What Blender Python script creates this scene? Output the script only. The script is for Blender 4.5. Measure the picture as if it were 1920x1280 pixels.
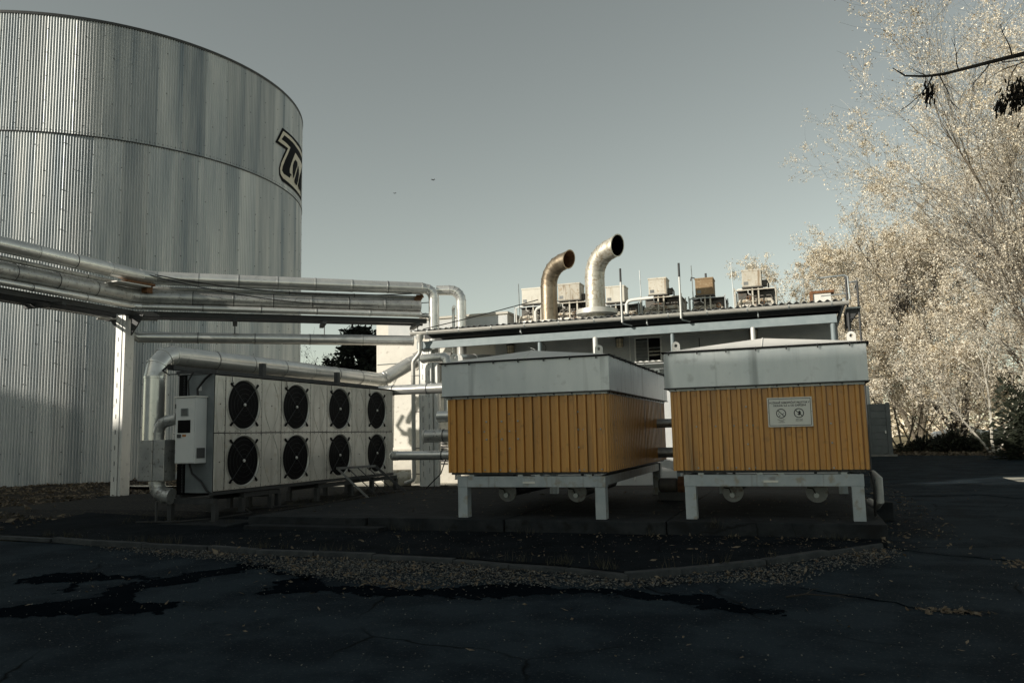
import bpy, bmesh, math, random
import numpy as np
from mathutils import Vector, Matrix
R_ = math.radians
random.seed(7); rng = np.random.default_rng(11)
for o in list(bpy.data.objects): bpy.data.objects.remove(o)
S = bpy.context.scene
COL = S.collection

# ------------------------------------------------------------------ camera, sky, sun, exposure
YAW, PITCH, ROLL, FPX = 0.34764, 0.11666, -0.0226, 1495.0
def cam_axes():
    f = Vector((-math.sin(YAW)*math.cos(PITCH), math.cos(YAW)*math.cos(PITCH), math.sin(PITCH)))
    r = Vector((math.cos(YAW), math.sin(YAW), 0)); u = r.cross(f)
    return r*math.cos(ROLL)+u*math.sin(ROLL), -r*math.sin(ROLL)+u*math.cos(ROLL), f
cr, cu, cf = cam_axes()
cam = bpy.data.cameras.new('camera'); camo = bpy.data.objects.new('camera', cam); COL.objects.link(camo)
camo.matrix_world = Matrix(((cr.x, cu.x, -cf.x, 0), (cr.y, cu.y, -cf.y, 0), (cr.z, cu.z, -cf.z, 1.5), (0, 0, 0, 1)))
cam.sensor_width = 36; cam.lens = FPX/1920*36; cam.clip_end = 2000; cam.clip_start = 0.05
S.camera = camo

SUN_AZ, SUN_EL = -132.0, 21.0          # direction towards the sun, degrees from +X
world = bpy.data.worlds.new('World'); S.world = world; world.use_nodes = True
nt = world.node_tree; nt.nodes.clear()
sky = nt.nodes.new('ShaderNodeTexSky'); sky.sky_type = 'NISHITA'; sky.sun_disc = False
sky.sun_elevation = R_(SUN_EL); sky.sun_rotation = R_(90-SUN_AZ)
sky.altitude = 0; sky.air_density = 0.75; sky.dust_density = 0.4; sky.ozone_density = 1.0
hs = nt.nodes.new('ShaderNodeHueSaturation'); hs.inputs['Saturation'].default_value = 0.50
tint = nt.nodes.new('ShaderNodeMixRGB'); tint.blend_type = 'MULTIPLY'; tint.inputs[0].default_value = 1.0
tint.inputs[2].default_value = (0.96, 0.925, 0.72, 1)
bg = nt.nodes.new('ShaderNodeBackground'); bg.inputs['Strength'].default_value = 0.127
out = nt.nodes.new('ShaderNodeOutputWorld')
nt.links.new(sky.outputs[0], hs.inputs['Color']); nt.links.new(hs.outputs[0], tint.inputs[1])
nt.links.new(tint.outputs[0], bg.inputs[0]); nt.links.new(bg.outputs[0], out.inputs[0])

sl = bpy.data.lights.new('sun', 'SUN'); sl.energy = 4.4; sl.angle = R_(0.53); sl.color = (1.0, 0.92, 0.79)
so = bpy.data.objects.new('sun', sl); COL.objects.link(so)
sd = Vector((math.cos(R_(SUN_AZ))*math.cos(R_(SUN_EL)), math.sin(R_(SUN_AZ))*math.cos(R_(SUN_EL)), math.sin(R_(SUN_EL))))
so.rotation_euler = sd.to_track_quat('Z', 'Y').to_euler()
so.location = sd*60
vs = S.view_settings; vs.view_transform = 'Standard'; vs.look = 'None'; vs.exposure = 0.20; vs.gamma = 1.0
vs.use_curve_mapping = False

# ------------------------------------------------------------------ materials
MATS = {}
def mat(name, c1, c2=None, rough=0.6, metal=0.0, scale=6.0, stretch=(1, 1, 1), bump=0.0, bscale=60.0, rust=0.0,
        rustc=(0.16, 0.07, 0.025), var=0.08, rvar=0.12, spec=0.5, fine=None, lo=0.35, hi=0.65, streak=None):
    m = bpy.data.materials.new(name); m.use_nodes = True; n = m.node_tree.nodes; l = m.node_tree.links
    p = n['Principled BSDF']; p.inputs['Metallic'].default_value = metal
    p.inputs['Specular IOR Level'].default_value = spec
    tc = n.new('ShaderNodeTexCoord'); oi = n.new('ShaderNodeObjectInfo')
    mu = n.new('ShaderNodeVectorMath'); mu.operation = 'MULTIPLY_ADD'
    cx = n.new('ShaderNodeCombineXYZ')
    for i in range(3): l.new(oi.outputs['Random'], cx.inputs[i])
    mu.inputs[1].default_value = (37, 41, 29); l.new(cx.outputs[0], mu.inputs[0]); l.new(tc.outputs['Object'], mu.inputs[2])
    mp = n.new('ShaderNodeMapping'); mp.inputs['Scale'].default_value = stretch; l.new(mu.outputs[0], mp.inputs[0])
    no = n.new('ShaderNodeTexNoise'); no.inputs['Scale'].default_value = scale; no.inputs['Detail'].default_value = 6
    no.inputs['Roughness'].default_value = 0.6
    l.new(mp.outputs[0], no.inputs['Vector'])
    rp = n.new('ShaderNodeMapRange'); rp.inputs[1].default_value = lo; rp.inputs[2].default_value = hi
    l.new(no.outputs['Fac'], rp.inputs[0])
    mx = n.new('ShaderNodeMixRGB'); mx.inputs[1].default_value = (*c1, 1); mx.inputs[2].default_value = (*(c2 or c1), 1)
    l.new(rp.outputs[0], mx.inputs[0]); col = mx.outputs[0]
    if fine:
        n2 = n.new('ShaderNodeTexNoise'); n2.inputs['Scale'].default_value = fine[1]; n2.inputs['Detail'].default_value = 3
        l.new(mu.outputs[0], n2.inputs['Vector'])
        r2 = n.new('ShaderNodeMapRange'); r2.inputs[1].default_value = fine[2]; r2.inputs[2].default_value = fine[3]
        l.new(n2.outputs['Fac'], r2.inputs[0])
        m2 = n.new('ShaderNodeMixRGB'); m2.inputs[2].default_value = (*fine[0], 1)
        l.new(r2.outputs[0], m2.inputs[0]); l.new(col, m2.inputs[1]); col = m2.outputs[0]
    if streak:
        ms = n.new('ShaderNodeMapping'); ms.inputs['Scale'].default_value = (1, 1, streak[4] if len(streak) > 4 else 0.06); l.new(mu.outputs[0], ms.inputs[0])
        ns_ = n.new('ShaderNodeTexNoise'); ns_.inputs['Scale'].default_value = streak[1]; ns_.inputs['Detail'].default_value = 5; l.new(ms.outputs[0], ns_.inputs['Vector'])
        rs_ = n.new('ShaderNodeMapRange'); rs_.inputs[1].default_value = streak[2]; rs_.inputs[2].default_value = streak[3]; l.new(ns_.outputs['Fac'], rs_.inputs[0])
        x_ = n.new('ShaderNodeMixRGB'); x_.inputs[2].default_value = (*streak[0], 1); l.new(rs_.outputs[0], x_.inputs[0]); l.new(col, x_.inputs[1]); col = x_.outputs[0]
    if rust > 0:
        n3 = n.new('ShaderNodeTexNoise'); n3.inputs['Scale'].default_value = 3.1; n3.inputs['Detail'].default_value = 8
        n3.inputs['Roughness'].default_value = 0.7
        l.new(mu.outputs[0], n3.inputs['Vector'])
        r3 = n.new('ShaderNodeMapRange'); r3.inputs[1].default_value = 0.72-rust*0.35; r3.inputs[2].default_value = 0.80-rust*0.3
        l.new(n3.outputs['Fac'], r3.inputs[0])
        m3 = n.new('ShaderNodeMixRGB'); m3.inputs[2].default_value = (*rustc, 1)
        l.new(r3.outputs[0], m3.inputs[0]); l.new(col, m3.inputs[1]); col = m3.outputs[0]
        if metal > 0:
            mm = n.new('ShaderNodeMath'); mm.operation = 'MULTIPLY_ADD'; mm.inputs[1].default_value = -metal; mm.inputs[2].default_value = metal
            l.new(r3.outputs[0], mm.inputs[0]); l.new(mm.outputs[0], p.inputs['Metallic'])
    if var > 0:
        h = n.new('ShaderNodeHueSaturation'); ma = n.new('ShaderNodeMapRange')
        ma.inputs[3].default_value = 1-var; ma.inputs[4].default_value = 1+var
        l.new(oi.outputs['Random'], ma.inputs[0]); l.new(ma.outputs[0], h.inputs['Value']); l.new(col, h.inputs['Color']); col = h.outputs[0]
    l.new(col, p.inputs['Base Color'])
    rr = n.new('ShaderNodeMapRange'); rr.inputs[3].default_value = max(0.04, rough-rvar); rr.inputs[4].default_value = min(1, rough+rvar)
    l.new(no.outputs['Fac'], rr.inputs[0]); l.new(rr.outputs[0], p.inputs['Roughness'])
    if bump > 0:
        nb = n.new('ShaderNodeTexNoise'); nb.inputs['Scale'].default_value = bscale; nb.inputs['Detail'].default_value = 4
        l.new(mu.outputs[0], nb.inputs['Vector'])
        b = n.new('ShaderNodeBump'); b.inputs['Strength'].default_value = bump; b.inputs['Distance'].default_value = 0.02
        l.new(nb.outputs['Fac'], b.inputs['Height']); l.new(b.outputs[0], p.inputs['Normal'])
    MATS[name] = m; return m
mat('tank_sheet', (0.24, 0.28, 0.31), (0.64, 0.65, 0.64), rough=0.40, metal=0.30, scale=0.6, stretch=(2.4, 2.4, 0.18), var=0.14, bump=0.05, bscale=9, lo=0.3, hi=0.7)
mat('clad', (0.66, 0.67, 0.66), (0.78, 0.78, 0.75), rough=0.25, metal=0.62, scale=3, var=0.10, rvar=0.06, bump=0.05, bscale=5, fine=((0.52, 0.53, 0.52), 9, 0.58, 0.78))
mat('clad_dull', (0.38, 0.39, 0.39), (0.54, 0.54, 0.52), rough=0.38, metal=0.6, scale=4, var=0.12, bump=0.16, bscale=9, rust=0.15, fine=((0.24, 0.23, 0.22), 16, 0.56, 0.7))
mat('clad_rust', (0.40, 0.39, 0.36), (0.52, 0.50, 0.46), rough=0.5, metal=0.5, scale=5, rust=0.5, bump=0.2, bscale=12)
mat('galv', (0.34, 0.38, 0.39), (0.46, 0.49, 0.50), rough=0.45, metal=0.45, scale=4, var=0.05, bump=0.04, bscale=30, fine=((0.22, 0.25, 0.26), 5, 0.60, 0.75))
mat('galv_dark', (0.13, 0.14, 0.145), (0.22, 0.23, 0.23), rough=0.5, metal=0.4, scale=6, fine=((0.10, 0.085, 0.07), 12, 0.55, 0.7))
mat('hood', (0.52, 0.57, 0.60), (0.66, 0.70, 0.72), rough=0.36, metal=0.25, scale=1.6, stretch=(1.5, 1.5, 0.5), var=0.02, bump=0.05, bscale=3,
    fine=((0.36, 0.39, 0.41), 6, 0.60, 0.80), streak=((0.30, 0.33, 0.35), 5.0, 0.55, 0.72))
mat('hood_roof', (0.62, 0.62, 0.60), (0.72, 0.71, 0.68), rough=0.55, metal=0.0, scale=3)
mat('orange', (0.51, 0.250, 0.058), (0.61, 0.315, 0.080), rough=0.36, scale=2.2, stretch=(1, 1, 0.35), var=0.04, bump=0.02, bscale=20,
    fine=((0.33, 0.17, 0.05), 9, 0.60, 0.8), spec=0.5, streak=((0.26, 0.15, 0.06), 7.0, 0.56, 0.74))
mat('frame_paint', (0.33, 0.38, 0.41), (0.42, 0.46, 0.48), rough=0.5, scale=5, bump=0.03, fine=((0.30, 0.29, 0.25), 7, 0.56, 0.68), streak=((0.24, 0.25, 0.25), 12, 0.58, 0.7))
mat('dark_steel', (0.035, 0.038, 0.042), (0.055, 0.058, 0.06), rough=0.6, metal=0.2, scale=8, rust=0.1)
mat('black', (0.003, 0.003, 0.004), (0.006, 0.006, 0.007), rough=0.6, scale=10, spec=0.12)
mat('blade', (0.008, 0.008, 0.009), (0.016, 0.015, 0.014), rough=0.5, scale=20, fine=((0.10, 0.075, 0.05), 34, 0.70, 0.74), spec=0.15)
mat('fan_panel', (0.54, 0.53, 0.49), (0.68, 0.67, 0.62), rough=0.36, metal=0.35, scale=2.5, var=0.04, bump=0.03, bscale=5, fine=((0.52, 0.48, 0.41), 8, 0.58, 0.75), streak=((0.40, 0.39, 0.35), 6, 0.52, 0.72))
mat('coil_panel', (0.15, 0.17, 0.18), (0.20, 0.22, 0.23), rough=0.5, metal=0.4, scale=4)
mat('cabinet', (0.62, 0.64, 0.64), (0.68, 0.69, 0.685), rough=0.4, scale=3, var=0.02)
mat('grille', (0.05, 0.052, 0.054), (0.07, 0.072, 0.074), rough=0.6)
mat('label_orange', (0.45, 0.18, 0.03), (0.40, 0.16, 0.04), rough=0.5)
mat('white_paint', (0.66, 0.66, 0.63), (0.74, 0.73, 0.69), rough=0.6, scale=3)
mat('post_paint', (0.62, 0.63, 0.62), (0.74, 0.74, 0.71), rough=0.45, metal=0.2, scale=3, stretch=(2, 2, 0.4), fine=((0.45, 0.46, 0.45), 8, 0.6, 0.75))
mat('gutter', (0.50, 0.50, 0.47), (0.60, 0.59, 0.55), rough=0.42, metal=0.3, scale=3, bump=0.03)
mat('beam_paint', (0.20, 0.25, 0.27), (0.25, 0.30, 0.32), rough=0.5, scale=4)
mat('wall_grey', (0.52, 0.545, 0.55), (0.60, 0.615, 0.615), rough=0.9, scale=2.5, bump=0.3, bscale=60)
mat('wall_white', (0.70, 0.68, 0.62), (0.80, 0.78, 0.71), rough=0.92, scale=1.6, bump=0.35, bscale=45, fine=((0.55, 0.52, 0.46), 7, 0.60, 0.74))
mat('wall_shade', (0.30, 0.30, 0.29), (0.38, 0.37, 0.35), rough=0.95, scale=6, bump=0.4, bscale=30)  # grey for the rack's shadow painted on the white wall
mat('plinth', (0.50, 0.48, 0.43), (0.58, 0.56, 0.50), rough=0.95, scale=4, bump=0.4, bscale=40)
mat('roof_sheet', (0.13, 0.14, 0.145), (0.19, 0.20, 0.20), rough=0.55, metal=0.3, scale=3)
mat('stack_rust', (0.22, 0.18, 0.13), (0.34, 0.29, 0.22), rough=0.40, metal=0.75, scale=3.5, stretch=(1, 1, 0.45), bump=0.15, bscale=11, rust=0.35,
    rustc=(0.20, 0.13, 0.07), fine=((0.18, 0.14, 0.10), 9, 0.54, 0.70))
mat('stack_pale', (0.46, 0.44, 0.38), (0.66, 0.64, 0.57), rough=0.45, metal=0.5, scale=3.5, bump=0.16, bscale=10, rust=0.12, fine=((0.36, 0.30, 0.21), 12, 0.54, 0.68), streak=((0.34, 0.29, 0.21), 8, 0.56, 0.7, 0.15))
mat('unit_pale', (0.48, 0.45, 0.38), (0.64, 0.61, 0.53), rough=0.7, scale=4, stretch=(1, 1, 0.35), rust=0.22, rustc=(0.20, 0.13, 0.07), bump=0.1, bscale=14, fine=((0.40, 0.32, 0.22), 14, 0.56, 0.70), streak=((0.26, 0.19, 0.12), 9, 0.55, 0.66, 0.1))
mat('unit_clean', (0.60, 0.58, 0.51), (0.70, 0.68, 0.60), rough=0.7, scale=4, rust=0.10, streak=((0.44, 0.38, 0.29), 7, 0.58, 0.72, 0.1))
mat('unit_brown', (0.24, 0.16, 0.085), (0.30, 0.21, 0.12), rough=0.8, scale=6, fine=((0.38, 0.29, 0.18), 18, 0.56, 0.7))
mat('unit_dark', (0.085, 0.085, 0.08), (0.14, 0.13, 0.115), rough=0.6, metal=0.3, scale=6, rust=0.4)
mat('rust', (0.13, 0.06, 0.03), (0.24, 0.12, 0.055), rough=0.9, scale=9, bump=0.4, bscale=30)
mat('lamp_glass', (0.62, 0.52, 0.36), (0.70, 0.60, 0.43), rough=0.25)
mat('vent_louvre', (0.30, 0.32, 0.32), (0.42, 0.43, 0.42), rough=0.35, metal=0.6, scale=6)
mat('asphalt', (0.0120, 0.0190, 0.026), (0.0270, 0.0390, 0.049), rough=0.85, scale=1.1, bump=0.5, bscale=130, fine=((0.055, 0.066, 0.072), 38, 0.60, 0.70), lo=0.42, hi=0.58, spec=0.03)
mat('tar', (0.003, 0.005, 0.0075), (0.006, 0.0085, 0.0115), rough=0.8, scale=2, bump=0.4, bscale=130, spec=0.0)
mat('apron', (0.006, 0.0085, 0.011), (0.015, 0.019, 0.023), rough=0.92, scale=1.8, bump=0.6, bscale=70, fine=((0.024, 0.027, 0.03), 40, 0.56, 0.70), spec=0.02)
mat('concrete', (0.010, 0.013, 0.016), (0.030, 0.034, 0.037), rough=0.9, scale=2.6, bump=0.4, bscale=50, fine=((0.012, 0.013, 0.014), 5, 0.52, 0.68), spec=0.2)
mat('kerb_stone', (0.026, 0.031, 0.035), (0.055, 0.06, 0.063), rough=0.9, scale=5, bump=0.4, bscale=50, spec=0.3)
mat('yard', (0.008, 0.009, 0.011), (0.020, 0.020, 0.020), rough=0.95, scale=1.4, bump=0.7, bscale=40, fine=((0.06, 0.05, 0.036), 16, 0.55, 0.68), spec=0.15)
mat('soil', (0.018, 0.016, 0.014), (0.040, 0.034, 0.028), rough=1.0, scale=1.5, bump=0.9, bscale=30, fine=((0.06, 0.05, 0.038), 22, 0.54, 0.66), spec=0.1)
mat('field', (0.26, 0.22, 0.14), (0.36, 0.31, 0.20), rough=1.0, scale=0.15, bump=0.5, bscale=4, spec=0.1)
mat('gravel', (0.06, 0.065, 0.068), (0.24, 0.235, 0.215), rough=0.95, scale=22, fine=((0.02, 0.022, 0.024), 33, 0.54, 0.58), var=0, spec=0.2)
mat('dry_leaf', (0.08, 0.06, 0.042), (0.22, 0.185, 0.14), rough=0.9, scale=12, var=0, spec=0.1)
mat('dry_grass', (0.035, 0.035, 0.028), (0.075, 0.07, 0.052), rough=0.9, scale=8, var=0, spec=0.1)
mat('bark', (0.11, 0.095, 0.075), (0.20, 0.175, 0.14), rough=0.95, scale=5, bump=0.5, bscale=25, spec=0.1)
mat('bark_dark', (0.025, 0.022, 0.02), (0.05, 0.045, 0.04), rough=0.95, scale=5, bump=0.5, bscale=25, spec=0.1)
mat('twig_pale', (0.34, 0.32, 0.28), (0.66, 0.63, 0.56), rough=0.9, scale=2, var=0.05, spec=0.1)
mat('leaf_tan', (0.56, 0.48, 0.33), (0.86, 0.83, 0.75), rough=0.7, scale=1.3, var=0.05, fine=((0.17, 0.10, 0.04), 6.0, 0.55, 0.60), spec=0.3)
mat('leaf_ever', (0.012, 0.016, 0.010), (0.030, 0.036, 0.022), rough=0.7, scale=3, var=0, spec=0.3)
mat('needle', (0.008, 0.012, 0.010), (0.020, 0.026, 0.020), rough=0.8, scale=2, var=0, spec=0.2)
mat('seed', (0.010, 0.009, 0.008), (0.022, 0.018, 0.014), rough=0.8, scale=8, var=0, spec=0.1)
mat('cable', (0.010, 0.010, 0.011), rough=0.6)
mat('pvc', (0.30, 0.31, 0.31), (0.38, 0.39, 0.38), rough=0.4)
mat('sign_white', (0.66, 0.67, 0.63), (0.72, 0.72, 0.67), rough=0.4, scale=4, var=0)
mat('ink', (0.010, 0.012, 0.014), rough=0.5, var=0)
mat('emblem_gold', (0.50, 0.46, 0.36), (0.58, 0.54, 0.44), rough=0.5, scale=2, stretch=(1, 1, 0.3), var=0)
mat('emblem_black', (0.004, 0.005, 0.007), (0.007, 0.008, 0.010), rough=0.7, scale=2, var=0, spec=0.05)
mat('plate', (0.55, 0.56, 0.55), (0.62, 0.62, 0.60), rough=0.35, metal=0.5)
mat('car_silver', (0.34, 0.37, 0.40), rough=0.25, metal=0.6)
mat('car_blue', (0.16, 0.20, 0.25), rough=0.25, metal=0.5)
mat('car_glass', (0.02, 0.025, 0.03), rough=0.1)
mat('tyre', (0.015, 0.015, 0.015), rough=0.9)
mat('shed_grey', (0.12, 0.135, 0.135), (0.16, 0.17, 0.17), rough=0.6, scale=3)
mat('hall_bounce', (0.66, 0.70, 0.74), (0.72, 0.75, 0.78), rough=0.9)  # pale so the unseen hall throws skylight back into the yard
mat('bird', (0.02, 0.02, 0.02), rough=0.9)
mat('sunlit_ground', (0.42, 0.40, 0.35), (0.58, 0.555, 0.49), rough=0.95, scale=5, bump=0.6, bscale=25, fine=((0.22, 0.19, 0.15), 12, 0.56, 0.66), spec=0.1)  # ground colour brightened to read as sunlit beside the dark yard
mat('stone_slab', (0.20, 0.19, 0.175), (0.30, 0.285, 0.26), rough=0.95, scale=3, bump=0.3)

def add_cracks(name, scale, width, colour, warp=0.25):
    """hairline crack network: distance to the edges of warped Voronoi cells"""
    m = MATS[name]; n = m.node_tree.nodes; l = m.node_tree.links; p = n['Principled BSDF']; src = p.inputs['Base Color'].links[0].from_socket
    tc = n.new('ShaderNodeTexCoord'); no = n.new('ShaderNodeTexNoise'); no.inputs['Scale'].default_value = 2.2; no.inputs['Detail'].default_value = 5
    l.new(tc.outputs['Object'], no.inputs['Vector']); va = n.new('ShaderNodeVectorMath'); va.operation = 'MULTIPLY_ADD'; va.inputs[1].default_value = (warp,)*3
    l.new(no.outputs['Color'], va.inputs[0]); l.new(tc.outputs['Object'], va.inputs[2])
    vo = n.new('ShaderNodeTexVoronoi'); vo.feature = 'DISTANCE_TO_EDGE'; vo.inputs['Scale'].default_value = scale; l.new(va.outputs[0], vo.inputs['Vector'])
    mr = n.new('ShaderNodeMapRange'); mr.inputs[1].default_value = 0.0; mr.inputs[2].default_value = width; mr.inputs[3].default_value = 1; mr.inputs[4].default_value = 0; l.new(vo.outputs['Distance'], mr.inputs[0])
    # cracks fade in and out
    n2 = n.new('ShaderNodeTexNoise'); n2.inputs['Scale'].default_value = 0.5; l.new(tc.outputs['Object'], n2.inputs['Vector'])
    m2 = n.new('ShaderNodeMapRange'); m2.inputs[1].default_value = 0.50; m2.inputs[2].default_value = 0.6; l.new(n2.outputs['Fac'], m2.inputs[0])
    mu = n.new('ShaderNodeMath'); mu.operation = 'MULTIPLY'; l.new(mr.outputs[0], mu.inputs[0]); l.new(m2.outputs[0], mu.inputs[1])
    mx = n.new('ShaderNodeMixRGB'); mx.inputs[2].default_value = (*colour, 1); l.new(mu.outputs[0], mx.inputs[0]); l.new(src, mx.inputs[1]); l.new(mx.outputs[0], p.inputs['Base Color'])
add_cracks('asphalt', 0.45, 0.010, (0.002, 0.003, 0.004)); add_cracks('concrete', 0.8, 0.012, (0.008, 0.009, 0.010)); add_cracks('apron', 0.6, 0.012, (0.003, 0.004, 0.005))

# ------------------------------------------------------------------ mesh helpers
ORG = {}
def empty(name, loc, label=None, cat=None, group=None):
    o = bpy.data.objects.new(name, None); COL.objects.link(o); o.location = loc; ORG[o.name] = Vector(loc)
    o.empty_display_size = 0.2
    tag(o, label, cat, group); return o
def tag(o, label=None, cat=None, group=None, kind=None):
    if label: o['label'] = label
    if cat: o['category'] = cat
    if group: o['group'] = group
    if kind: o['kind'] = kind
    return o
def frame_of(d):
    d = Vector(d).normalized()
    a = Vector((0, 0, 1)) if abs(d.z) < 0.95 else Vector((1, 0, 0))
    x = d.cross(a).normalized(); y = d.cross(x).normalized(); return x, y, d
class MB:
    def __init__(s): s.v = []; s.f = []
    def add(s, vs, fs):
        b = len(s.v); s.v += [tuple(v) for v in vs]; s.f += [tuple(i+b for i in f) for f in fs]; return s
    def box(s, x0, x1, y0, y1, z0, z1):
        return s.add([(x0, y0, z0), (x1, y0, z0), (x1, y1, z0), (x0, y1, z0), (x0, y0, z1), (x1, y0, z1), (x1, y1, z1), (x0, y1, z1)],
                     [(0, 3, 2, 1), (4, 5, 6, 7), (0, 1, 5, 4), (1, 2, 6, 5), (2, 3, 7, 6), (3, 0, 4, 7)])
    def bar(s, p0, p1, w, h, up=(0, 0, 1)):
        p0 = Vector(p0); p1 = Vector(p1); d = (p1-p0).normalized(); up = Vector(up)
        if abs(d.dot(up)) > 0.99: up = Vector((0, 1, 0))
        x = d.cross(up).normalized()*(w/2); y = x.cross(d).normalized()*(h/2)
        vs = [p+a*x+b*y for p in (p0, p1) for a, b in ((-1, -1), (1, -1), (1, 1), (-1, 1))]
        return s.add(vs, [(0, 1, 2, 3), (7, 6, 5, 4), (0, 4, 5, 1), (1, 5, 6, 2), (2, 6, 7, 3), (3, 7, 4, 0)])
    def rings(s, rings, caps=(True, True), closed=True):
        n = len(rings[0]); b = len(s.v)
        for r in rings: s.v += [tuple(p) for p in r]
        for i in range(len(rings)-1):
            for j in range(n if closed else n-1):
                k = (j+1) % n
                s.f.append((b+i*n+j, b+i*n+k, b+(i+1)*n+k, b+(i+1)*n+j))
        if caps[0]: s.f.append(tuple(b+j for j in reversed(range(n))))
        if caps[1]: s.f.append(tuple(b+(len(rings)-1)*n+j for j in range(n)))
        return s
    def lathe(s, p0, axis, prof, n=20, caps=(True, True)):
        """prof: (distance along axis, radius)"""
        x, y, d = frame_of(axis); p0 = Vector(p0)
        cs = [(math.cos(2*math.pi*j/n), math.sin(2*math.pi*j/n)) for j in range(n)]
        return s.rings([[p0+d*t+x*(r*c)+y*(r*q) for c, q in cs] for t, r in prof], caps)
    def cyl(s, p0, p1, r, n=12, r1=None):
        p0 = Vector(p0); p1 = Vector(p1)
        return s.lathe(p0, p1-p0, [(0, r), ((p1-p0).length, r if r1 is None else r1)], n)
    def tube(s, pts, r, n=6, caps=(True, True)):
        pts = [Vector(p) for p in pts]; rs = r if hasattr(r, '__len__') else [r]*len(pts)
        x = None; rings = []
        for i, p in enumerate(pts):
            d = (pts[min(i+1, len(pts)-1)]-pts[max(i-1, 0)]).normalized()
            if x is None: x, y, _ = frame_of(d)
            else:
                x = (x-d*x.dot(d)).normalized(); y = d.cross(x)
            rings.append([p+x*(rs[i]*math.cos(2*math.pi*j/n))+y*(rs[i]*math.sin(2*math.pi*j/n)) for j in range(n)])
        return s.rings(rings, caps)
    def torus(s, c, axis, R, r, n=28, m=6):
        x, y, d = frame_of(axis); c = Vector(c); rings = []
        for i in range(n+1):
            a = 2*math.pi*i/n; e = x*math.cos(a)+y*math.sin(a)
            rings.append([c+e*(R+r*math.cos(2*math.pi*j/m))+d*(r*math.sin(2*math.pi*j/m)) for j in range(m)])
        return s.rings(rings, (False, False))
    def prism(s, pts2, f0, f1):
        """polygon extruded: f0 / f1 map a 2D point to 3D on each face"""
        n = len(pts2); b = len(s.v)
        s.v += [tuple(f0(p)) for p in pts2]+[tuple(f1(p)) for p in pts2]
        s.f.append(tuple(b+i for i in range(n))); s.f.append(tuple(b+n+i for i in reversed(range(n))))
        for i in range(n):
            j = (i+1) % n; s.f.append((b+i, b+n+i, b+n+j, b+j))
        return s
    def build(s, name, m, parent=None, smooth=None, kind=None, bevel=0.0, label=None):
        org = ORG.get(parent.name, Vector((0, 0, 0))) if parent else Vector((0, 0, 0))
        me = bpy.data.meshes.new(name)
        me.from_pydata([(v[0]-org.x, v[1]-org.y, v[2]-org.z) for v in s.v], [], s.f); me.update()
        bm = bmesh.new(); bm.from_mesh(me); bmesh.ops.recalc_face_normals(bm, faces=bm.faces); bm.to_mesh(me); bm.free()
        if smooth is not None:
            me.polygons.foreach_set('use_smooth', [True]*len(me.polygons)); me.set_sharp_from_angle(angle=R_(smooth))
        o = bpy.data.objects.new(name, me); COL.objects.link(o); me.materials.append(MATS[m])
        if parent: o.parent = parent; ORG[o.name] = org
        if bevel:
            b = o.modifiers.new('bevel', 'BEVEL'); b.width = bevel; b.segments = 2; b.limit_method = 'ANGLE'
        if kind: o['kind'] = kind
        if label: o['label'] = label
        return o
def np_mesh(name, verts, faces, m, parent=None, kind=None):
    """verts (N,3), faces (M,k) numpy arrays in world coordinates"""
    org = ORG.get(parent.name, Vector((0, 0, 0))) if parent else Vector((0, 0, 0))
    verts = np.asarray(verts, np.float32)-np.array(org, np.float32); faces = np.asarray(faces, np.int32); k = faces.shape[1]
    me = bpy.data.meshes.new(name); me.vertices.add(len(verts)); me.vertices.foreach_set('co', verts.ravel())
    me.loops.add(faces.size); me.loops.foreach_set('vertex_index', faces.ravel())
    me.polygons.add(len(faces)); me.polygons.foreach_set('loop_start', np.arange(len(faces), dtype=np.int32)*k)
    me.update(calc_edges=True); me.validate(); me.materials.append(MATS[m])
    o = bpy.data.objects.new(name, me); COL.objects.link(o)
    if parent: o.parent = parent; ORG[o.name] = org
    if kind: o['kind'] = kind
    return o
def struct(o): o['kind'] = 'structure'; return o

# ------------------------------------------------------------------ the setting: ground, road, kerb, slabs
def sheet(name, poly, z, m, thick=0.0):
    mb = MB()
    if thick: mb.prism(poly, lambda p: (p[0], p[1], z-thick), lambda p: (p[0], p[1], z))
    else: mb.add([(x, y, z) for x, y in poly], [tuple(range(len(poly)))])
    return mb.build(name, m)
g = MB(); g.add([(-400, -200, -0.03), (400, -200, -0.03), (400, 700, -0.03), (-400, 700, -0.03)], [(0, 1, 2, 3)])
struct(g.build('ground', 'field'))
struct(sheet('road', [(-60, -40), (40, -40), (40, 20), (14, 33), (9.5, 46.5), (2, 48), (-0.5, 46), (-0.5, 15), (-10, 9.4), (-60, 10.6)], 0.0, 'asphalt'))
KERB = [(-30, 11.4), (-18, 10.2), (-12.4, 9.57), (-11.15, 9.45), (-10.1, 9.25), (-9.04, 9.14), (-7.83, 9.08), (-6.89, 8.93), (-5.14, 8.90), (-4.0, 8.80),
        (-3.22, 8.60), (-2.53, 8.48), (-1.78, 8.22), (-1.29, 8.61), (-0.47, 9.40), (0.85, 11.05)]
# apron between kerb and platform, sloping up to the yard
apron = [(x, y+0.10) for x, y in KERB]
ap = MB(); nA = len(apron)
ap.add([(x, y, 0.07) for x, y in apron]+[(x, max(11.95, y+1.2), 0.075) for x, y in apron], [(i, i+1, nA+i+1, nA+i) for i in range(nA-1)])
struct(ap.build('apron', 'apron'))
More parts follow.
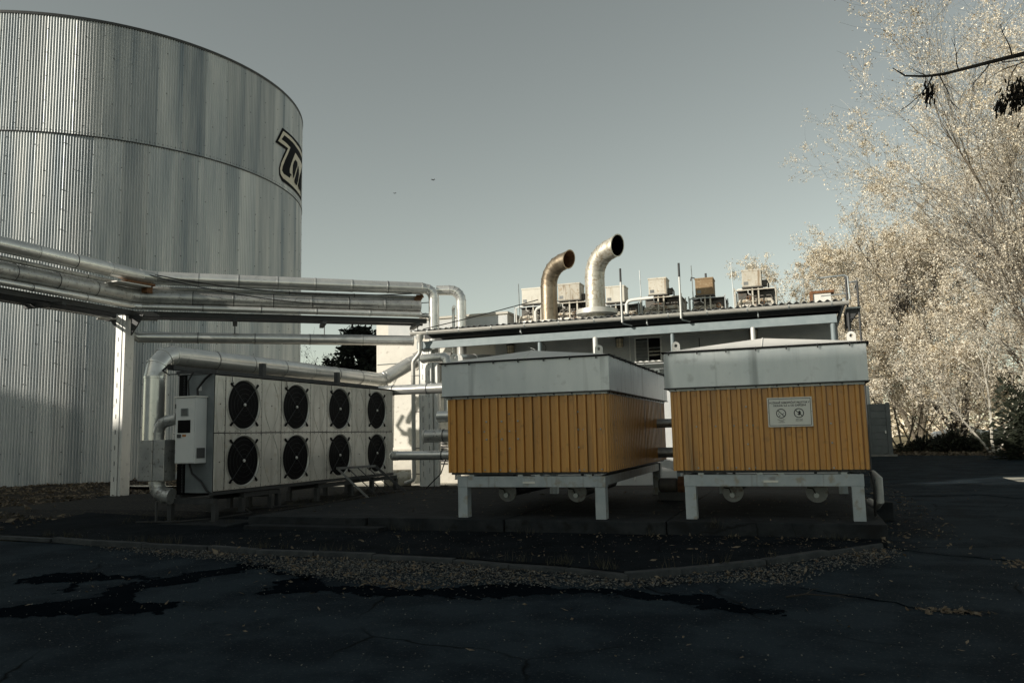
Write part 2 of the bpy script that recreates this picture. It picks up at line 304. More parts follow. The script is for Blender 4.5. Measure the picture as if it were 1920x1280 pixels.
# tilled soil with leaves by the tank
sm = MB(); gx = np.linspace(-48, -12.6, 60); gy = np.linspace(9.6, 40, 50)
def soil_z(x, y): return 0.05+0.05*math.sin(x*1.3+y*0.7)*math.sin(y*1.1-x*0.4)+0.03*math.sin(3.1*x)*math.sin(2.7*y)
def soil_x(t, y):
    e = -12.75-(y-9.9)*0.26-0.12*math.sin(y*1.9); return -60+(e+60)*t
vv = []; ff = []
NX, NY = 70, 60
for j in range(NY):
    y = 9.55+(45-9.55)*(j/(NY-1))**1.6
    for i in range(NX):
        t = (i/(NX-1)); t = 1-(1-t)**2.2; x = soil_x(t, y); yy = y if y > 11.5 else y
        vv.append((x, yy+max(0, -12.4-x)*0.06*max(0, 1-(y-9.55)/6), soil_z(x, yy)+0.03))
for j in range(NY-1):
    for i in range(NX-1): ff.append((j*NX+i, j*NX+i+1, (j+1)*NX+i+1, (j+1)*NX+i))
struct(np_mesh('soil', vv, ff, 'soil'))
# yard behind the platform: profile along Y
ya = MB(); prof = [(11.9, 0.066), (12.5, 0.19), (19.2, 0.19), (20.6, 0.12), (22.2, 0.04), (46, 0.02)]
xs = [-16.5, -14, -12, -10, -8, -6, -4, -2, 0, 0.9]
vv = []; ff = []
for y, z in prof:
    for x in xs: vv.append((x, y, z+0.01*math.sin(x*2+y)))
for j in range(len(prof)-1):
    for i in range(len(xs)-1): ff.append((j*len(xs)+i, j*len(xs)+i+1, (j+1)*len(xs)+i+1, (j+1)*len(xs)+i))
ya.add(vv, ff); struct(ya.build('yard', 'yard'))
pv = MB(); pr2 = [(19.9, 0.165), (20.6, 0.127), (22.2, 0.047), (44, 0.03)]; xw = [(-22, -10.2), (-22, -9.6), (-22, -9.0), (-26, -9.0)]
pv.add([(x, y+0.25*math.sin(x*1.7), z) for (y, z), (xa, xb) in zip(pr2, xw) for x in np.linspace(xa, xb, 16)], [(j*16+i, j*16+i+1, (j+1)*16+i+1, (j+1)*16+i) for j in range(3) for i in range(15)])
struct(pv.build('sunlit_yard', 'sunlit_ground'))  # pale sheet laid where sun falls, its brightness put into the colour
struct(MB().box(5.15, 11.5, 24.3, 26.1, -0.02, 0.006).build('sun_patch', 'sunlit_ground'))  # pale strip paints a sunlit patch onto the dark road
yl = MB(); yl.add([(-13.2, 10.5, 0.072), (-9.3, 10.0, 0.076), (-9.0, 11.9, 0.080), (-9.2, 12.2, 0.13), (-13.6, 12.5, 0.16)], [(0, 1, 2, 3, 4)])
struct(yl.build('path', 'apron'))
# concrete platform, front edge a row of cast slabs
plat = empty('platform', (-4, 11.4, 0)); plat['kind'] = 'structure'
edges = [-8.85, -6.6, -4.3, -1.9, 0.92]
for i in range(4):
    MB().box(edges[i]+0.006, edges[i+1]-0.006, 11.25+0.05*i, 17.6, 0.0, 0.25+0.004*(i % 2)).build('slab', 'concrete', plat, bevel=0.012)
# step in front of the platform's left end
struct(MB().box(-8.7, -6.2, 10.95, 11.23, 0.0, 0.135).build('step', 'concrete', bevel=0.01))
struct(MB().box(-11.9, -9.2, 11.15, 12.25, 0.02, 0.105).build('footing', 'concrete', bevel=0.01))
# kerb stones
kerb = empty('kerb', (-5, 9, 0)); kerb['kind'] = 'structure'
def poly_walk(P, step):
    outp = [Vector((*P[0], 0))]
    for a, b in zip(P, P[1:]):
        a = Vector((*a, 0)); b = Vector((*b, 0)); L = (b-a).length; n = max(1, round(L/step))
        outp += [a+(b-a)*((k+1)/n) for k in range(n)]
    return outp
def poly_walk_xy(P, step): return [(v.x, v.y) for v in poly_walk(P, step)]
kp = poly_walk(KERB, 1.0)
for a, b in zip(kp, kp[1:]):
    d = (b-a).normalized(); a2 = a+d*0.006; b2 = b-d*0.006; n = Vector((-d.y, d.x, 0)); h = 0.078+random.uniform(-0.022, 0.006)
    mb = MB(); j0, j1 = random.uniform(-0.022, 0.022), random.uniform(-0.022, 0.022)
    mb.add([a2+n*j0, b2+n*j1, b2+n*(0.13+j1), a2+n*(0.13+j0)]+[p+Vector((0, 0, h)) for p in (a2+n*(j0+0.01), b2+n*(j1+0.01), b2+n*(0.13+j1), a2+n*(0.13+j0))],
           [(0, 3, 2, 1), (4, 5, 6, 7), (0, 1, 5, 4), (1, 2, 6, 5), (2, 3, 7, 6), (3, 0, 4, 7)])
    mb.build('kerb_stone', 'kerb_stone', kerb, bevel=0.01)
TARP = [[(-6.93, 5.29), (-7.25, 5.53), (-6.81, 5.84), (-6.75, 6.17), (-6.93, 6.7), (-6.86, 7.19), (-6.66, 7.68), (-6.61, 8.27), (-6.55, 8.5), (-6.21, 8.26), (-5.62, 7.91), (-5.17, 7.66), (-5.13, 7.55), (-5.55, 7.71), (-6.19, 8.03), (-6.28, 7.86), (-6.34, 7.23), (-6.46, 6.81), (-6.45, 6.38), (-5.93, 6.12), (-5.52, 6.16), (-5.55, 5.86), (-6.08, 5.48)], [(-8.57, 6.77), (-8.36, 7.21), (-7.76, 7.35), (-6.9, 7.19), (-7.29, 7.01), (-7.55, 6.79), (-7.26, 6.47), (-7.27, 6.25), (-7.52, 6.56), (-7.75, 6.83), (-8.11, 6.66)], [(-5.46, 7.27), (-5.23, 7.65), (-4.49, 7.27), (-3.91, 7.33), (-3.41, 7.52), (-2.88, 7.79), (-2.03, 7.7), (-1.46, 7.7), (-0.87, 7.65), (-0.52, 7.28), (-0.13, 7.06), (-0.37, 6.93), (-0.72, 7.07), (-1.1, 7.24), (-1.51, 7.44), (-1.98, 7.51), (-2.69, 7.26), (-3.07, 7.06), (-3.72, 6.97), (-4.6, 6.96), (-5.09, 6.77)]]
def rough_poly(P, amp, seed, step=0.18):
    r = random.Random(seed); outp = []
    for (x0, y0), (x1, y1) in zip(P, P[1:]+P[:1]):
        n = max(1, int(math.hypot(x1-x0, y1-y0)/step))
        for k in range(n):
            t = k/n; x = x0+(x1-x0)*t; y = y0+(y1-y0)*t; w_ = amp*1.8
            outp.append((x+w_*math.sin(y*9+x*5+seed)+0.6*w_*math.sin(x*23-y*17)+r.gauss(0, amp*0.45), y+w_*math.sin(x*8-y*6+2*seed)+0.6*w_*math.sin(y*21+x*19)+r.gauss(0, amp*0.45)))
    return outp
def inside(x, y, P):
    c = np.zeros(x.shape, bool)
    for (x0, y0), (x1, y1) in zip(P, P[1:]+P[:1]):
        if y0 != y1: c ^= ((y0 > y) != (y1 > y)) & (x < (x1-x0)*(y-y0)/(y1-y0)+x0)
    return c
for i, P in enumerate(TARP):
    g = 0.02; xs_ = np.arange(min(p[0] for p in P)-0.2, max(p[0] for p in P)+0.2, g); ys_ = np.arange(min(p[1] for p in P)-0.2, max(p[1] for p in P)+0.2, g)
    X_, Y_ = np.meshgrid(xs_, ys_); r_ = np.random.default_rng(90+i)
    wx = 0.07*np.sin(Y_*7+X_*3+i)+0.045*np.sin(X_*19-Y_*15)+0.02*np.sin(X_*47+Y_*41)+r_.normal(0, 0.012, X_.shape); wy = 0.07*np.sin(X_*6-Y_*5+2*i)+0.045*np.sin(Y_*18+X_*21)+0.02*np.sin(Y_*45-X_*52)+r_.normal(0, 0.012, X_.shape)
    hit = inside(X_+wx, Y_+wy, P); k = np.argwhere(hit); n_ = len(k); cx_ = xs_[k[:, 1]]; cy_ = ys_[k[:, 0]]; h_ = g/2
    V = np.stack([np.stack([cx_+dx*h_, cy_+dy*h_, np.full(n_, 0.004)], 1) for dx, dy in ((-1, -1), (1, -1), (1, 1), (-1, 1))], 1)
    struct(np_mesh('tar_patch', V.reshape(-1, 3), np.arange(4*n_).reshape(-1, 4), 'tar'))
CRK = [[(-0.14, 8.21), (0.14, 8.02), (0.42, 7.9), (0.71, 7.63), (0.96, 7.44), (1.15, 7.43)], [(0.83, 11.21), (1.12, 10.88), (1.63, 10.53), (2.16, 10.31)], [(1.11, 20.01), (1.55, 19.27), (2.38, 19.32), (3.46, 19.74), (4.03, 18.75)]]
for i, P in enumerate(CRK):
    w = (0.02, 0.018, 0.03)[i]; Q = [Vector((*p, 0.0045)) for p in poly_walk_xy(P, 0.12)]
    for k, q in enumerate(Q): q.x += random.gauss(0, 0.012); q.y += random.gauss(0, 0.03)
    mb = MB(); n = len(Q); vs = []
    for k, q in enumerate(Q):
        d = (Q[min(k+1, n-1)]-Q[max(k-1, 0)]).normalized(); nn = Vector((-d.y, d.x, 0))*w*random.uniform(0.5, 1.3); vs += [q-nn, q+nn]
    mb.add(vs, [(2*k, 2*k+1, 2*k+3, 2*k+2) for k in range(n-1)]); struct(mb.build('crack', 'tar'))

GLOW = [(-10.21, 9.3), (-8.28, 8.71), (-6.77, 8.47), (-5.41, 7.76), (-4.65, 7.53), (-3.89, 7.41), (-3.47, 7.65), (-2.88, 7.79), (-2.32, 7.77), (-1.59, 7.86), (-0.99, 8.37), (-0.43, 8.35), (-0.18, 8.33), (-0.14, 9.03), (0.62, 9.71), (0.92, 10.35), (0.87, 11.37)]
def in_poly(x, y, P):
    c = np.zeros(len(x), bool)
    for (x0, y0), (x1, y1) in zip(P, P[1:]+P[:1]):
        if y0 == y1: continue
        c ^= ((y0 > y) != (y1 > y)) & (x < (x1-x0)*(y-y0)/(y1-y0)+x0)
    return c
def chips(name, m, pts, size, flat=0.35, seed=1, parent=None):
    """small irregular stones / leaf flakes: squashed octahedra at pts (N,3)"""
    g_ = np.random.default_rng(seed); n = len(pts); a = g_.uniform(0, 6.28, n); s1 = size*g_.uniform(0.5, 1.4, n); s2 = s1*g_.uniform(0.5, 1.0, n); h = s1*flat*g_.uniform(0.5, 1.5, n)
    ca, sa = np.cos(a), np.sin(a); tx = g_.normal(0, 0.25, n)*s1; ty = g_.normal(0, 0.25, n)*s1
    V = np.zeros((n, 6, 3)); 
    V[:, 0] = np.stack([ca*s1, sa*s1, tx], 1); V[:, 1] = np.stack([-sa*s2, ca*s2, ty], 1); V[:, 2] = -V[:, 0]; V[:, 3] = -V[:, 1]
    V[:, 4, 2] = h; V[:, 5, 2] = -h; V += pts[:, None, :]
    F = np.array([(0, 1, 4), (1, 2, 4), (2, 3, 4), (3, 0, 4), (1, 0, 5), (2, 1, 5), (3, 2, 5), (0, 3, 5)])
    F = (F[None]+6*np.arange(n)[:, None, None]).reshape(-1, 3)
    return np_mesh(name, V.reshape(-1, 3), F, m, parent, 'stuff')
def flakes(name, m, pts, size, tilt=0.5, seed=1, parent=None, kind='stuff', sig=0.42):
    """pointed leaf quads (two triangles folded on the midrib)"""
    g_ = np.random.default_rng(seed); n = len(pts); d = g_.normal(size=(n, 3)); d[:, 2] *= tilt; d /= np.linalg.norm(d, axis=1)[:, None]
    u = g_.normal(size=(n, 3)); u[:, 2] *= tilt; u -= d*(d*u).sum(1)[:, None]; u /= np.linalg.norm(u, axis=1)[:, None]+1e-9
    s = size*np.exp(g_.normal(0, sig, n))[:, None]; w = s*g_.uniform(0.28, 0.5, n)[:, None]; nn = np.cross(d, u)
    V = np.stack([pts-d*s, pts+u*w+nn*w*0.3, pts+d*s, pts-u*w+nn*w*0.3], 1)
    F = np.arange(n)[:, None]*4+np.array([[0, 1, 2, 3]])
    F = np.concatenate([F[:, [0, 1, 2]], F[:, [0, 2, 3]]])
    return np_mesh(name, V.reshape(-1, 3), F, m, parent, kind)
gp = [(x, y) for x, y in KERB[4:]]+GLOW[::-1]
n = 90000; x = rng.uniform(-10.4, 1.2, n); y = rng.uniform(7.2, 11.5, n)
kx = np.array([k[0] for k in KERB]); ky = np.array([k[1] for k in KERB])
ins = in_poly(x+rng.normal(0, 0.10, n), y+rng.normal(0, 0.10, n), gp)
dens = 0.5+0.5*np.sin(x*2.3+1)*np.sin(y*3.1+x)
keep = ins & (rng.uniform(0, 1, n) < 0.42+0.58*dens) & (y < np.interp(x, kx, ky)+0.0)
p = np.stack([x, y, np.full(n, 0.006)], 1)[keep]; p[:, 2] += rng.uniform(0, 0.02, len(p))
k2 = rng.uniform(0, 1, len(p))
tag(chips('gravel', 'gravel', p[k2 < 0.86][:16000], 0.013, seed=2), 'pale gravel drifted along the kerb stones', 'gravel')
# fallen leaves: in the gravel, along the platform, on the soil, a few on the road
def scat(n, x0, x1, y0, y1, z): return np.stack([rng.uniform(x0, x1, n), rng.uniform(y0, y1, n), np.full(n, z)], 1)
q = [p[k2 >= 0.86][:2600]+np.array([0, 0, 0.01]), scat(90, -3, 0.9, 11.0, 11.5, 0.09), scat(160, -1.6, 1.6, 10.4, 11.9, 0.085), scat(170, -9, 2, 5.2, 9, 0.012), scat(120, 0.9, 9, 9, 26, 0.012),
     scat(300, -8, 1, 9.0, 11.2, 0.082), scat(500, 1.0, 2.0, 12, 22, 0.012), scat(450, -8.6, 0.8, 11.6, 17, 0.262), scat(260, -9.6, -8.9, 12.6, 19, 0.20)]
pr_ = np.array([-4.0, 7.5, 0.012])+rng.normal(0, 1, (200, 3))*np.array([0.3, 0.12, 0.002]); q.append(pr_)
pr_ = np.array([2.1, 10.1, 0.012])+rng.normal(0, 1, (150, 3))*np.array([0.12, 0.15, 0.002]); q.append(pr_)
pr_ = np.array([1.0, 7.45, 0.012])+rng.normal(0, 1, (150, 3))*np.array([0.15, 0.06, 0.002]); q.append(pr_)
tag(flakes('fallen_leaves', 'dry_leaf', np.concatenate(q), 0.020, 0.35, seed=3), 'brown dry leaves scattered over gravel, kerb and slab', 'leaves')
sx = rng.uniform(-30, -13, 9000); sy = rng.uniform(10, 24, 9000); ok = sx < -13.0-(sy-9.9)*0.26
sz = 0.10+0.05*np.sin(sx*1.3+sy*0.7)*np.sin(sy*1.1-sx*0.4)+0.03*np.sin(3.1*sx)*np.sin(2.7*sy)
tag(flakes('soil_leaves', 'dry_leaf', np.stack([sx, sy, sz], 1)[ok], 0.05, 0.5, seed=4), 'dry leaves lying on the soil below the tank', 'leaves')
# dry grass tufts along kerb, platform edge, soil and under the cooler
def grass(name, label, spots, h, n_per, seed):
    g_ = np.random.default_rng(seed); c = np.repeat(np.asarray(spots), n_per, 0); n = len(c)
    b = c+g_.normal(0, 1, (n, 3))*np.array([0.05, 0.05, 0]); a = g_.uniform(0, 6.28, n); L = h*g_.uniform(0.4, 1.3, n)
    lean = np.stack([np.cos(a)*0.6, np.sin(a)*0.6, np.ones(n)], 1)*L[:, None]; w = np.stack([-np.sin(a), np.cos(a), np.zeros(n)], 1)*0.004
    V = np.stack([b-w, b+w, b+lean], 1); F = np.arange(n*3).reshape(-1, 3)
    return tag(np_mesh(name, V.reshape(-1, 3), F, 'dry_grass', None, 'stuff'), label, 'grass')
sp = [(x_, 11.22, 0.075) for x_ in rng.uniform(-8, 0.8, 14)]+[(x_, np.interp(x_, kx, ky)+0.16, 0.075) for x_ in rng.uniform(-12, 0.5, 40)]+[(x_, y_, 0.09) for x_, y_ in zip(rng.uniform(-12, -9.3, 26), rng.uniform(11.0, 12.3, 26))]
sp += [(x_, y_, 0.19) for x_, y_ in zip(rng.uniform(-10.6, -8.7, 60), rng.uniform(12.5, 19.5, 60))]+[(-1.2, 11.3, 0.25), (-1.25, 11.25, 0.2), (-2.6, 8.75, 0.08), (-2.2, 8.6, 0.08), (-0.9, 9.1, 0.08)]
sp += [(x_, y_, 0.09) for x_, y_ in zip(rng.uniform(-24, -13.8, 120), rng.uniform(10, 14, 120)) if x_ < -13-(y_-9.9)*.26]+[(1.0, y_, 0.01) for y_ in rng.uniform(12, 19.5, 20)]
grass('dry_grass', 'thin dry grass tufts along kerb, platform edge and soil', sp, 0.11, 12, 5)
px_ = scat(2600, -10, 5, 4.6, 9.6, 0.008); px_ = px_[px_[:, 1] < np.interp(px_[:, 0], kx, ky)-0.1]
py_ = scat(900, -12, 0.8, 8.6, 11.2, 0.078); py_ = py_[py_[:, 1] > np.interp(py_[:, 0], kx, ky)+0.15]
tag(chips('road_grit', 'gravel', np.concatenate([px_, py_]), 0.007, seed=8), 'fine grit sprinkled over asphalt and apron', 'grit')
# fallen twig on the road
tw = MB(); tw.tube([(-0.25, 7.72, 0.012), (-0.08, 7.80, 0.03), (0.12, 7.82, 0.02), (0.33, 7.98, 0.015)], [0.009, 0.007, 0.005, 0.002], 5).tube([(-0.08, 7.80, 0.03), (-0.02, 7.98, 0.04), (0.03, 8.1, 0.03)], [0.006, 0.004, 0.002], 5).tube([(0.12, 7.82, 0.02), (0.3, 7.76, 0.02)], [0.004, 0.002], 5)
tag(tw.build('fallen_twig', 'bark_dark', smooth=60), 'small forked twig lying on the dark asphalt', 'twig')


# ------------------------------------------------------------------ corrugated storage tank
TC = Vector((-31.86, 29.17, 0)); TR = 9.44
tank = empty('storage_tank', TC, 'huge round tank of corrugated galvanised sheet with a black and gold emblem', 'tank')
def tank_sheet_mesh(name, z0, z1, r, rows):
    N = 10; n = N*8; da = R_(6.0); vs = []; fs = []
    for k in range(rows+1):
        z = z0+(z1-z0)*k/rows
        for i in range(n+1):
            t = i/n; a = da*(t-0.5)
            rr = r+0.021*math.cos(2*math.pi*t*N)
            vs.append((rr*math.cos(a), rr*math.sin(a), z))
    for k in range(rows):
        for i in range(n): b = k*(n+1)+i; fs.append((b, b+1, b+n+2, b+n+1))
    me = bpy.data.meshes.new(name); me.from_pydata(vs, [], fs); me.polygons.foreach_set('use_smooth', [True]*len(fs)); me.materials.append(MATS['tank_sheet'])
    return me
lo_me = tank_sheet_mesh('wall_sheet', 0.0, 13.36, TR, 3); hi_me = tank_sheet_mesh('wall_sheet', 13.32, 18.05, TR+0.012, 2)
for me in (lo_me, hi_me):
    for k in range(60):
        o = bpy.data.objects.new('wall_sheet', me); COL.objects.link(o); o.parent = tank
        o.rotation_euler.z = R_(6*k+1.5*(me is hi_me)); o.location = (0, 0, 0)
mb = MB(); mb.lathe(TC+Vector((0, 0, 13.31)), (0, 0, 1), [(0, TR-0.02), (0, TR+0.045), (0.035, TR+0.045), (0.035, TR-0.02)], 180, (False, False)); mb.build('seam_flashing', 'dark_steel', tank, smooth=40)
mb = MB(); mb.lathe(TC+Vector((0, 0, 18.0)), (0, 0, 1), [(0, TR+0.05), (0.10, TR+0.06), (0.11, TR-0.1), (1.2, 0.2)], 120, (False, True)); mb.build('roof', 'dark_steel', tank, smooth=30)
mb = MB(); mb.lathe(TC+Vector((0, 0, -0.1)), (0, 0, 1), [(0, TR+0.15), (0.16, TR+0.15), (0.16, TR-0.1)], 120, (False, False)); mb.build('foundation_ring', 'concrete', tank, smooth=30)
mb = MB(); mb.lathe(TC, (0, 0, 1), [(0.0, TR-0.06), (18.0, TR-0.06)], 72, (False, False)); mb.build('shell', 'dark_steel', tank, smooth=30)
# rivets up the sheet laps and along the seam
rv = MB()
def rivet(a, z, h):
    d = Vector((math.cos(a), math.sin(a), 0)); t = Vector((-d.y, d.x, 0)); p = TC+d*(TR+0.022)+Vector((0, 0, z)); k = Vector((0, 0, h))
    rv.add([p-t*h-k, p+t*h-k, p+t*h+k, p-t*h+k, p+d*0.03], [(0, 1, 4), (1, 2, 4), (2, 3, 4), (3, 0, 4)])
for k in range(-22, 10):
    for off, z0, z1 in ((0, 0.4, 13.2), (1.5, 13.6, 17.9)):
        z = z0+random.uniform(0, 0.3)
        while z < z1: rivet(R_(6*k-3+off+random.choice((0, 0, 2.0))), z, 0.018); z += random.uniform(0.7, 1.0)
    for q in range(6): rivet(R_(6*k+q), 13.45, 0.016)
rv.build('rivets', 'dark_steel', tank, kind='stuff')
EMB = {'b1': [(9.05, 16.258), (12.24, 16.267), (15.7, 16.286), (19.22, 16.298), (22.83, 16.329), (26.6, 16.365), (29.74, 16.375), (30.66, 15.805), (29.5, 14.937), (28.55, 13.656), (24.67, 13.658), (20.59, 13.643), (16.15, 13.642), (12.11, 13.637), (9.2, 13.65), (7.62, 13.859), (7.37, 14.173), (8.18, 14.51), (9.7, 14.928), (11.35, 15.321), (8.07, 15.311), (5.18, 15.321)], 'g1': [(9.53, 16.121), (15.1, 16.153), (20.94, 16.133), (25.22, 16.161), (29.12, 16.157), (29.22, 15.942), (25.28, 15.967), (20.97, 15.961), (16.4, 15.987), (10.27, 15.963), (8.46, 15.647), (11.3, 15.654), (14.58, 15.609), (12.94, 15.228), (10.93, 14.776), (9.32, 14.354), (9.03, 14.154), (10.07, 14.045), (14.24, 14.066), (15.41, 14.28), (17.06, 14.143), (21.38, 14.088), (25.89, 14.013), (27.2, 13.785), (22.42, 13.775), (17.47, 13.786), (13.43, 13.799), (9.87, 13.814), (8.26, 13.93), (7.88, 14.164), (8.62, 14.498), (10.89, 15.034), (12.9, 15.47), (9.63, 15.459), (6.68, 15.455)], 'g2': [(18.96, 15.607), (22.0, 15.575), (26.1, 15.581), (29.41, 15.572), (27.35, 15.216), (24.37, 14.734), (22.79, 14.337), (21.41, 13.992), (18.89, 13.975), (17.41, 14.086), (15.72, 14.297), (14.2, 14.326), (14.17, 14.512), (15.32, 14.84), (16.87, 15.195)], 'b2': [(19.03, 15.264), (21.13, 15.252), (21.34, 15.109), (19.92, 14.835), (17.73, 14.293), (17.05, 14.199), (16.34, 14.444), (16.6, 14.837), (17.58, 15.084)], 'b3': [(22.1, 15.133), (22.94, 15.006), (23.22, 14.749), (22.46, 14.435), (20.94, 14.064), (19.68, 13.997), (18.13, 14.048), (17.97, 14.154), (19.96, 14.645)], 'b4': [(27.37, 15.138), (28.03, 14.857), (26.51, 14.379), (25.21, 13.978), (22.88, 13.992), (22.35, 14.061), (23.86, 14.433)]}
def emblem_layer(key, r, m):
    bm = bmesh.new(); vs = [bm.verts.new((a, z, 0)) for a, z in EMB[key]]; f = bm.faces.new(vs)
    bmesh.ops.triangulate(bm, faces=[f], ngon_method='EAR_CLIP')
    for a in np.arange(5, 32, 0.75):
        bmesh.ops.bisect_plane(bm, geom=bm.verts[:]+bm.edges[:]+bm.faces[:], plane_co=(a, 0, 0), plane_no=(1, 0, 0))
    bm.verts.ensure_lookup_table()
    mb = MB(); mb.v = [(TC.x+r*math.cos(R_(v.co.x)), TC.y+r*math.sin(R_(v.co.x)), v.co.y) for v in bm.verts]
    bm.verts.index_update(); mb.f = [tuple(v.index for v in f.verts) for f in bm.faces]; bm.free()
    return mb.build('emblem', m, tank)
for i, (k_, m_) in enumerate((('b1', 'emblem_black'), ('g1', 'emblem_gold'), ('g2', 'emblem_gold'), ('b2', 'emblem_black'), ('b3', 'emblem_black'), ('b4', 'emblem_black'))):
    emblem_layer(k_, TR+0.05+0.006*i, m_)


# ------------------------------------------------------------------ clad pipes
def pipe(name, label, cat, path, r, sec=1.0, m='clad', bend=None, group=None, parent=None, n=20, gore=24, sec_name='cladding_section', cap0=True, cap1=True):
    """a clad pipe: straight cladding sections with lapped joints, mitred elbows at the corners"""
    P = [Vector(p) for p in path]; bend = bend or 2.4*r
    root = parent or empty(name, P[0], label, cat, group)
    cuts = []   # arc entry / exit
    pts = [P[0]]; arcs = {}
    cur = P[0]; segs = []
    for i in range(1, len(P)-1):
        d0 = (P[i]-P[i-1]).normalized(); d1 = (P[i+1]-P[i]).normalized(); ang = d0.angle(d1)
        if ang < 0.02: continue
        t = min(bend*math.tan(ang/2), (P[i]-cur).length*0.98, (P[i+1]-P[i]).length*0.6); rad = t/math.tan(ang/2)
        a = P[i]-d0*t; segs.append(('s', cur, a))
        ax = d0.cross(d1).normalized(); inn = ax.cross(d0); c = a+inn*rad
        k = max(1, round(math.degrees(ang)/gore)); arc = []
        for j in range(k+1): arc.append(c+Matrix.Rotation(ang*j/k, 3, ax) @ (-inn*rad))
        segs.append(('a', arc, d0, d1, ax, ang)); cur = P[i]+d1*t
    segs.append(('s', cur, P[-1]))
    for sg in segs:
        if sg[0] == 's':
            a, b = sg[1], sg[2]; L = (b-a).length
            if L < 0.01: continue
            k = max(1, round(L/sec)); d = (b-a)/L; l = L/k
            for j in range(k):
                dr = random.uniform(-0.004, 0.004)
                if j: MB().lathe(a+d*(l*j-0.012), d, [(0, r), (0.0, r+0.0075), (0.022, r+0.0075), (0.022, r)], n, (False, False)).build('joint_band', 'dark_steel', root, smooth=40)
                MB().lathe(a+d*(l*j), d, [(0, r+dr), (l-0.045, r+dr), (l-0.042, r+dr+0.006), (l-0.002, r+dr+0.006), (l, r+dr-0.012)], n).build(sec_name, m, root, smooth=40)
        else:
            _, arc, d0, d1, ax, ang = sg; k = len(arc)-1
            # mitre planes: bisecting direction at each gore joint
            mb = MB(); cs = [(math.cos(2*math.pi*q/n), math.sin(2*math.pi*q/n)) for q in range(n)]
            rings = []
            for j in range(k+1):
                tdir = Matrix.Rotation(ang*j/k, 3, ax) @ d0; e = tdir.cross(ax)
                w = 1.0
                rings.append([arc[j]+ax*(r*c_)+e*(r*q_*w) for c_, q_ in cs])
            # mid offsets so gores are straight with a raised lap at every joint
            full = []
            for j in range(k):
                A, B = rings[j], rings[j+1]; cA, cB = arc[j], arc[j+1]
                full.append([cA+(p-cA)*1.0 for p in A])
                full.append([cA.lerp(cB, 0.90)+((A[q]-cA).lerp(B[q]-cB, 0.90))*1.0 for q in range(n)])
                full.append([cA.lerp(cB, 0.905)+((A[q]-cA).lerp(B[q]-cB, 0.905))*1.06 for q in range(n)])
                full.append([cB+(p-cB)*1.06 for p in B])
            mb.rings(full); mb.build('elbow', m, root, smooth=25)
    return root
def H_post(mb, x, y, z0, z1, w=0.30, d=0.30, tf=0.025):
    mb.box(x-w/2, x+w/2, y-d/2, y-d/2+tf, z0, z1); mb.box(x-w/2, x+w/2, y+d/2-tf, y+d/2, z0, z1); mb.box(x-tf/2, x+tf/2, y-d/2+tf+0.001, y+d/2-tf-0.001, z0, z1)
    return mb
PX, PY = -17.42, 16.88
D45 = Vector((math.cos(R_(39)), math.sin(R_(39)), 0)); N45 = Vector((D45.y, -D45.x, 0))      # N45 points to the yard
def P3(x, y, z): return Vector((x, y, z))
# rack: two boxed posts with plates, a girder and cross arms
rk = empty('pipe_rack', (PX, PY, 0.06), 'tall steel pipe rack whose pale post stands by the tank', 'pipe rack')
pm = MB(); pm.box(PX-0.19, PX+0.02, PY-0.19, PY+0.12, 0.1, 5.0)
pm.build('post', 'post_paint', rk)
MB().box(PX+0.035, PX+0.12, PY-0.17, PY+0.15, 0.1, 5.0).build('post', 'post_paint', rk)
st = MB()
for zz in np.arange(0.5, 5.0, 0.42): st.box(PX-0.095, PX-0.075, PY-0.196, PY-0.191, zz, zz+0.12)
st.build('stitch_welds', 'dark_steel', rk, kind='stuff')
MB().box(PX-0.42, PX+0.5, PY-0.45, PY+0.4, 0.06, 0.12).build('footing', 'concrete', rk, bevel=0.015)
for sx in (-1, 1): MB().add([(PX+sx*0.19, PY-0.05, 4.45), (PX+sx*0.19, PY-0.05, 5.0), (PX+sx*0.62, PY-0.05, 5.0), (PX+sx*0.19, PY+0.0, 4.45), (PX+sx*0.19, PY+0.0, 5.0), (PX+sx*0.62, PY+0.0, 5.0)],
                          [(0, 1, 2), (5, 4, 3), (0, 3, 4, 1), (1, 4, 5, 2), (2, 5, 3, 0)]).build('gusset', 'dark_steel', rk)
gA = P3(PX+0.15, PY, 5.06)
MB().bar((PX+0.15, 4.0, 5.07), (PX+0.15, PY, 5.07), 0.16, 0.14).bar((PX-0.45, 4.0, 5.07), (PX-0.45, PY, 5.07), 0.12, 0.14).build('girder', 'dark_steel', rk)
e45 = gA+D45*8.3
MB().bar(gA, e45, 0.16, 0.14).bar(gA+N45*-0.55+D45*0.2, e45+N45*-0.55, 0.12, 0.14).build('girder', 'dark_steel', rk)
for y in (8.0, 11.3, 14.4, PY):
    MB().bar((PX-0.75, y, 4.955), (PX+0.55, y, 4.955), 0.12, 0.09).build('cross_arm', 'dark_steel', rk)
for t in (2.7, 5.2, 8.0):
    c = gA+D45*t; MB().bar(c+N45*0.2+P3(0, 0, -0.13), c-N45*0.8+P3(0, 0, -0.13), 0.12, 0.10).build('cross_arm', 'dark_steel', rk)
    MB().bar(c+N45*0.12+P3(0, 0, -0.18), c+N45*0.12+P3(0, 0, -0.52), 0.02, 0.02).build('hanger_rod', 'dark_steel', rk)
cp = MB(); cc_ = gA+D45*0.1
MB().bar(P3(PX+0.55, PY-0.75, 5.80), P3(PX+0.62, PY+0.15, 5.82), 0.42, 0.06).build('saddle_plate', 'rust', rk)
MB().bar(P3(PX+0.50, PY-1.05, 5.745), P3(PX+0.58, PY+0.0, 5.755), 0.50, 0.03).build('saddle_plate', 'white_paint', rk)
MB().bar(P3(PX+0.62, PY+0.05, 5.60), P3(PX+0.62, PY+0.05, 5.79), 0.2, 0.2).build('saddle_block', 'rust', rk)
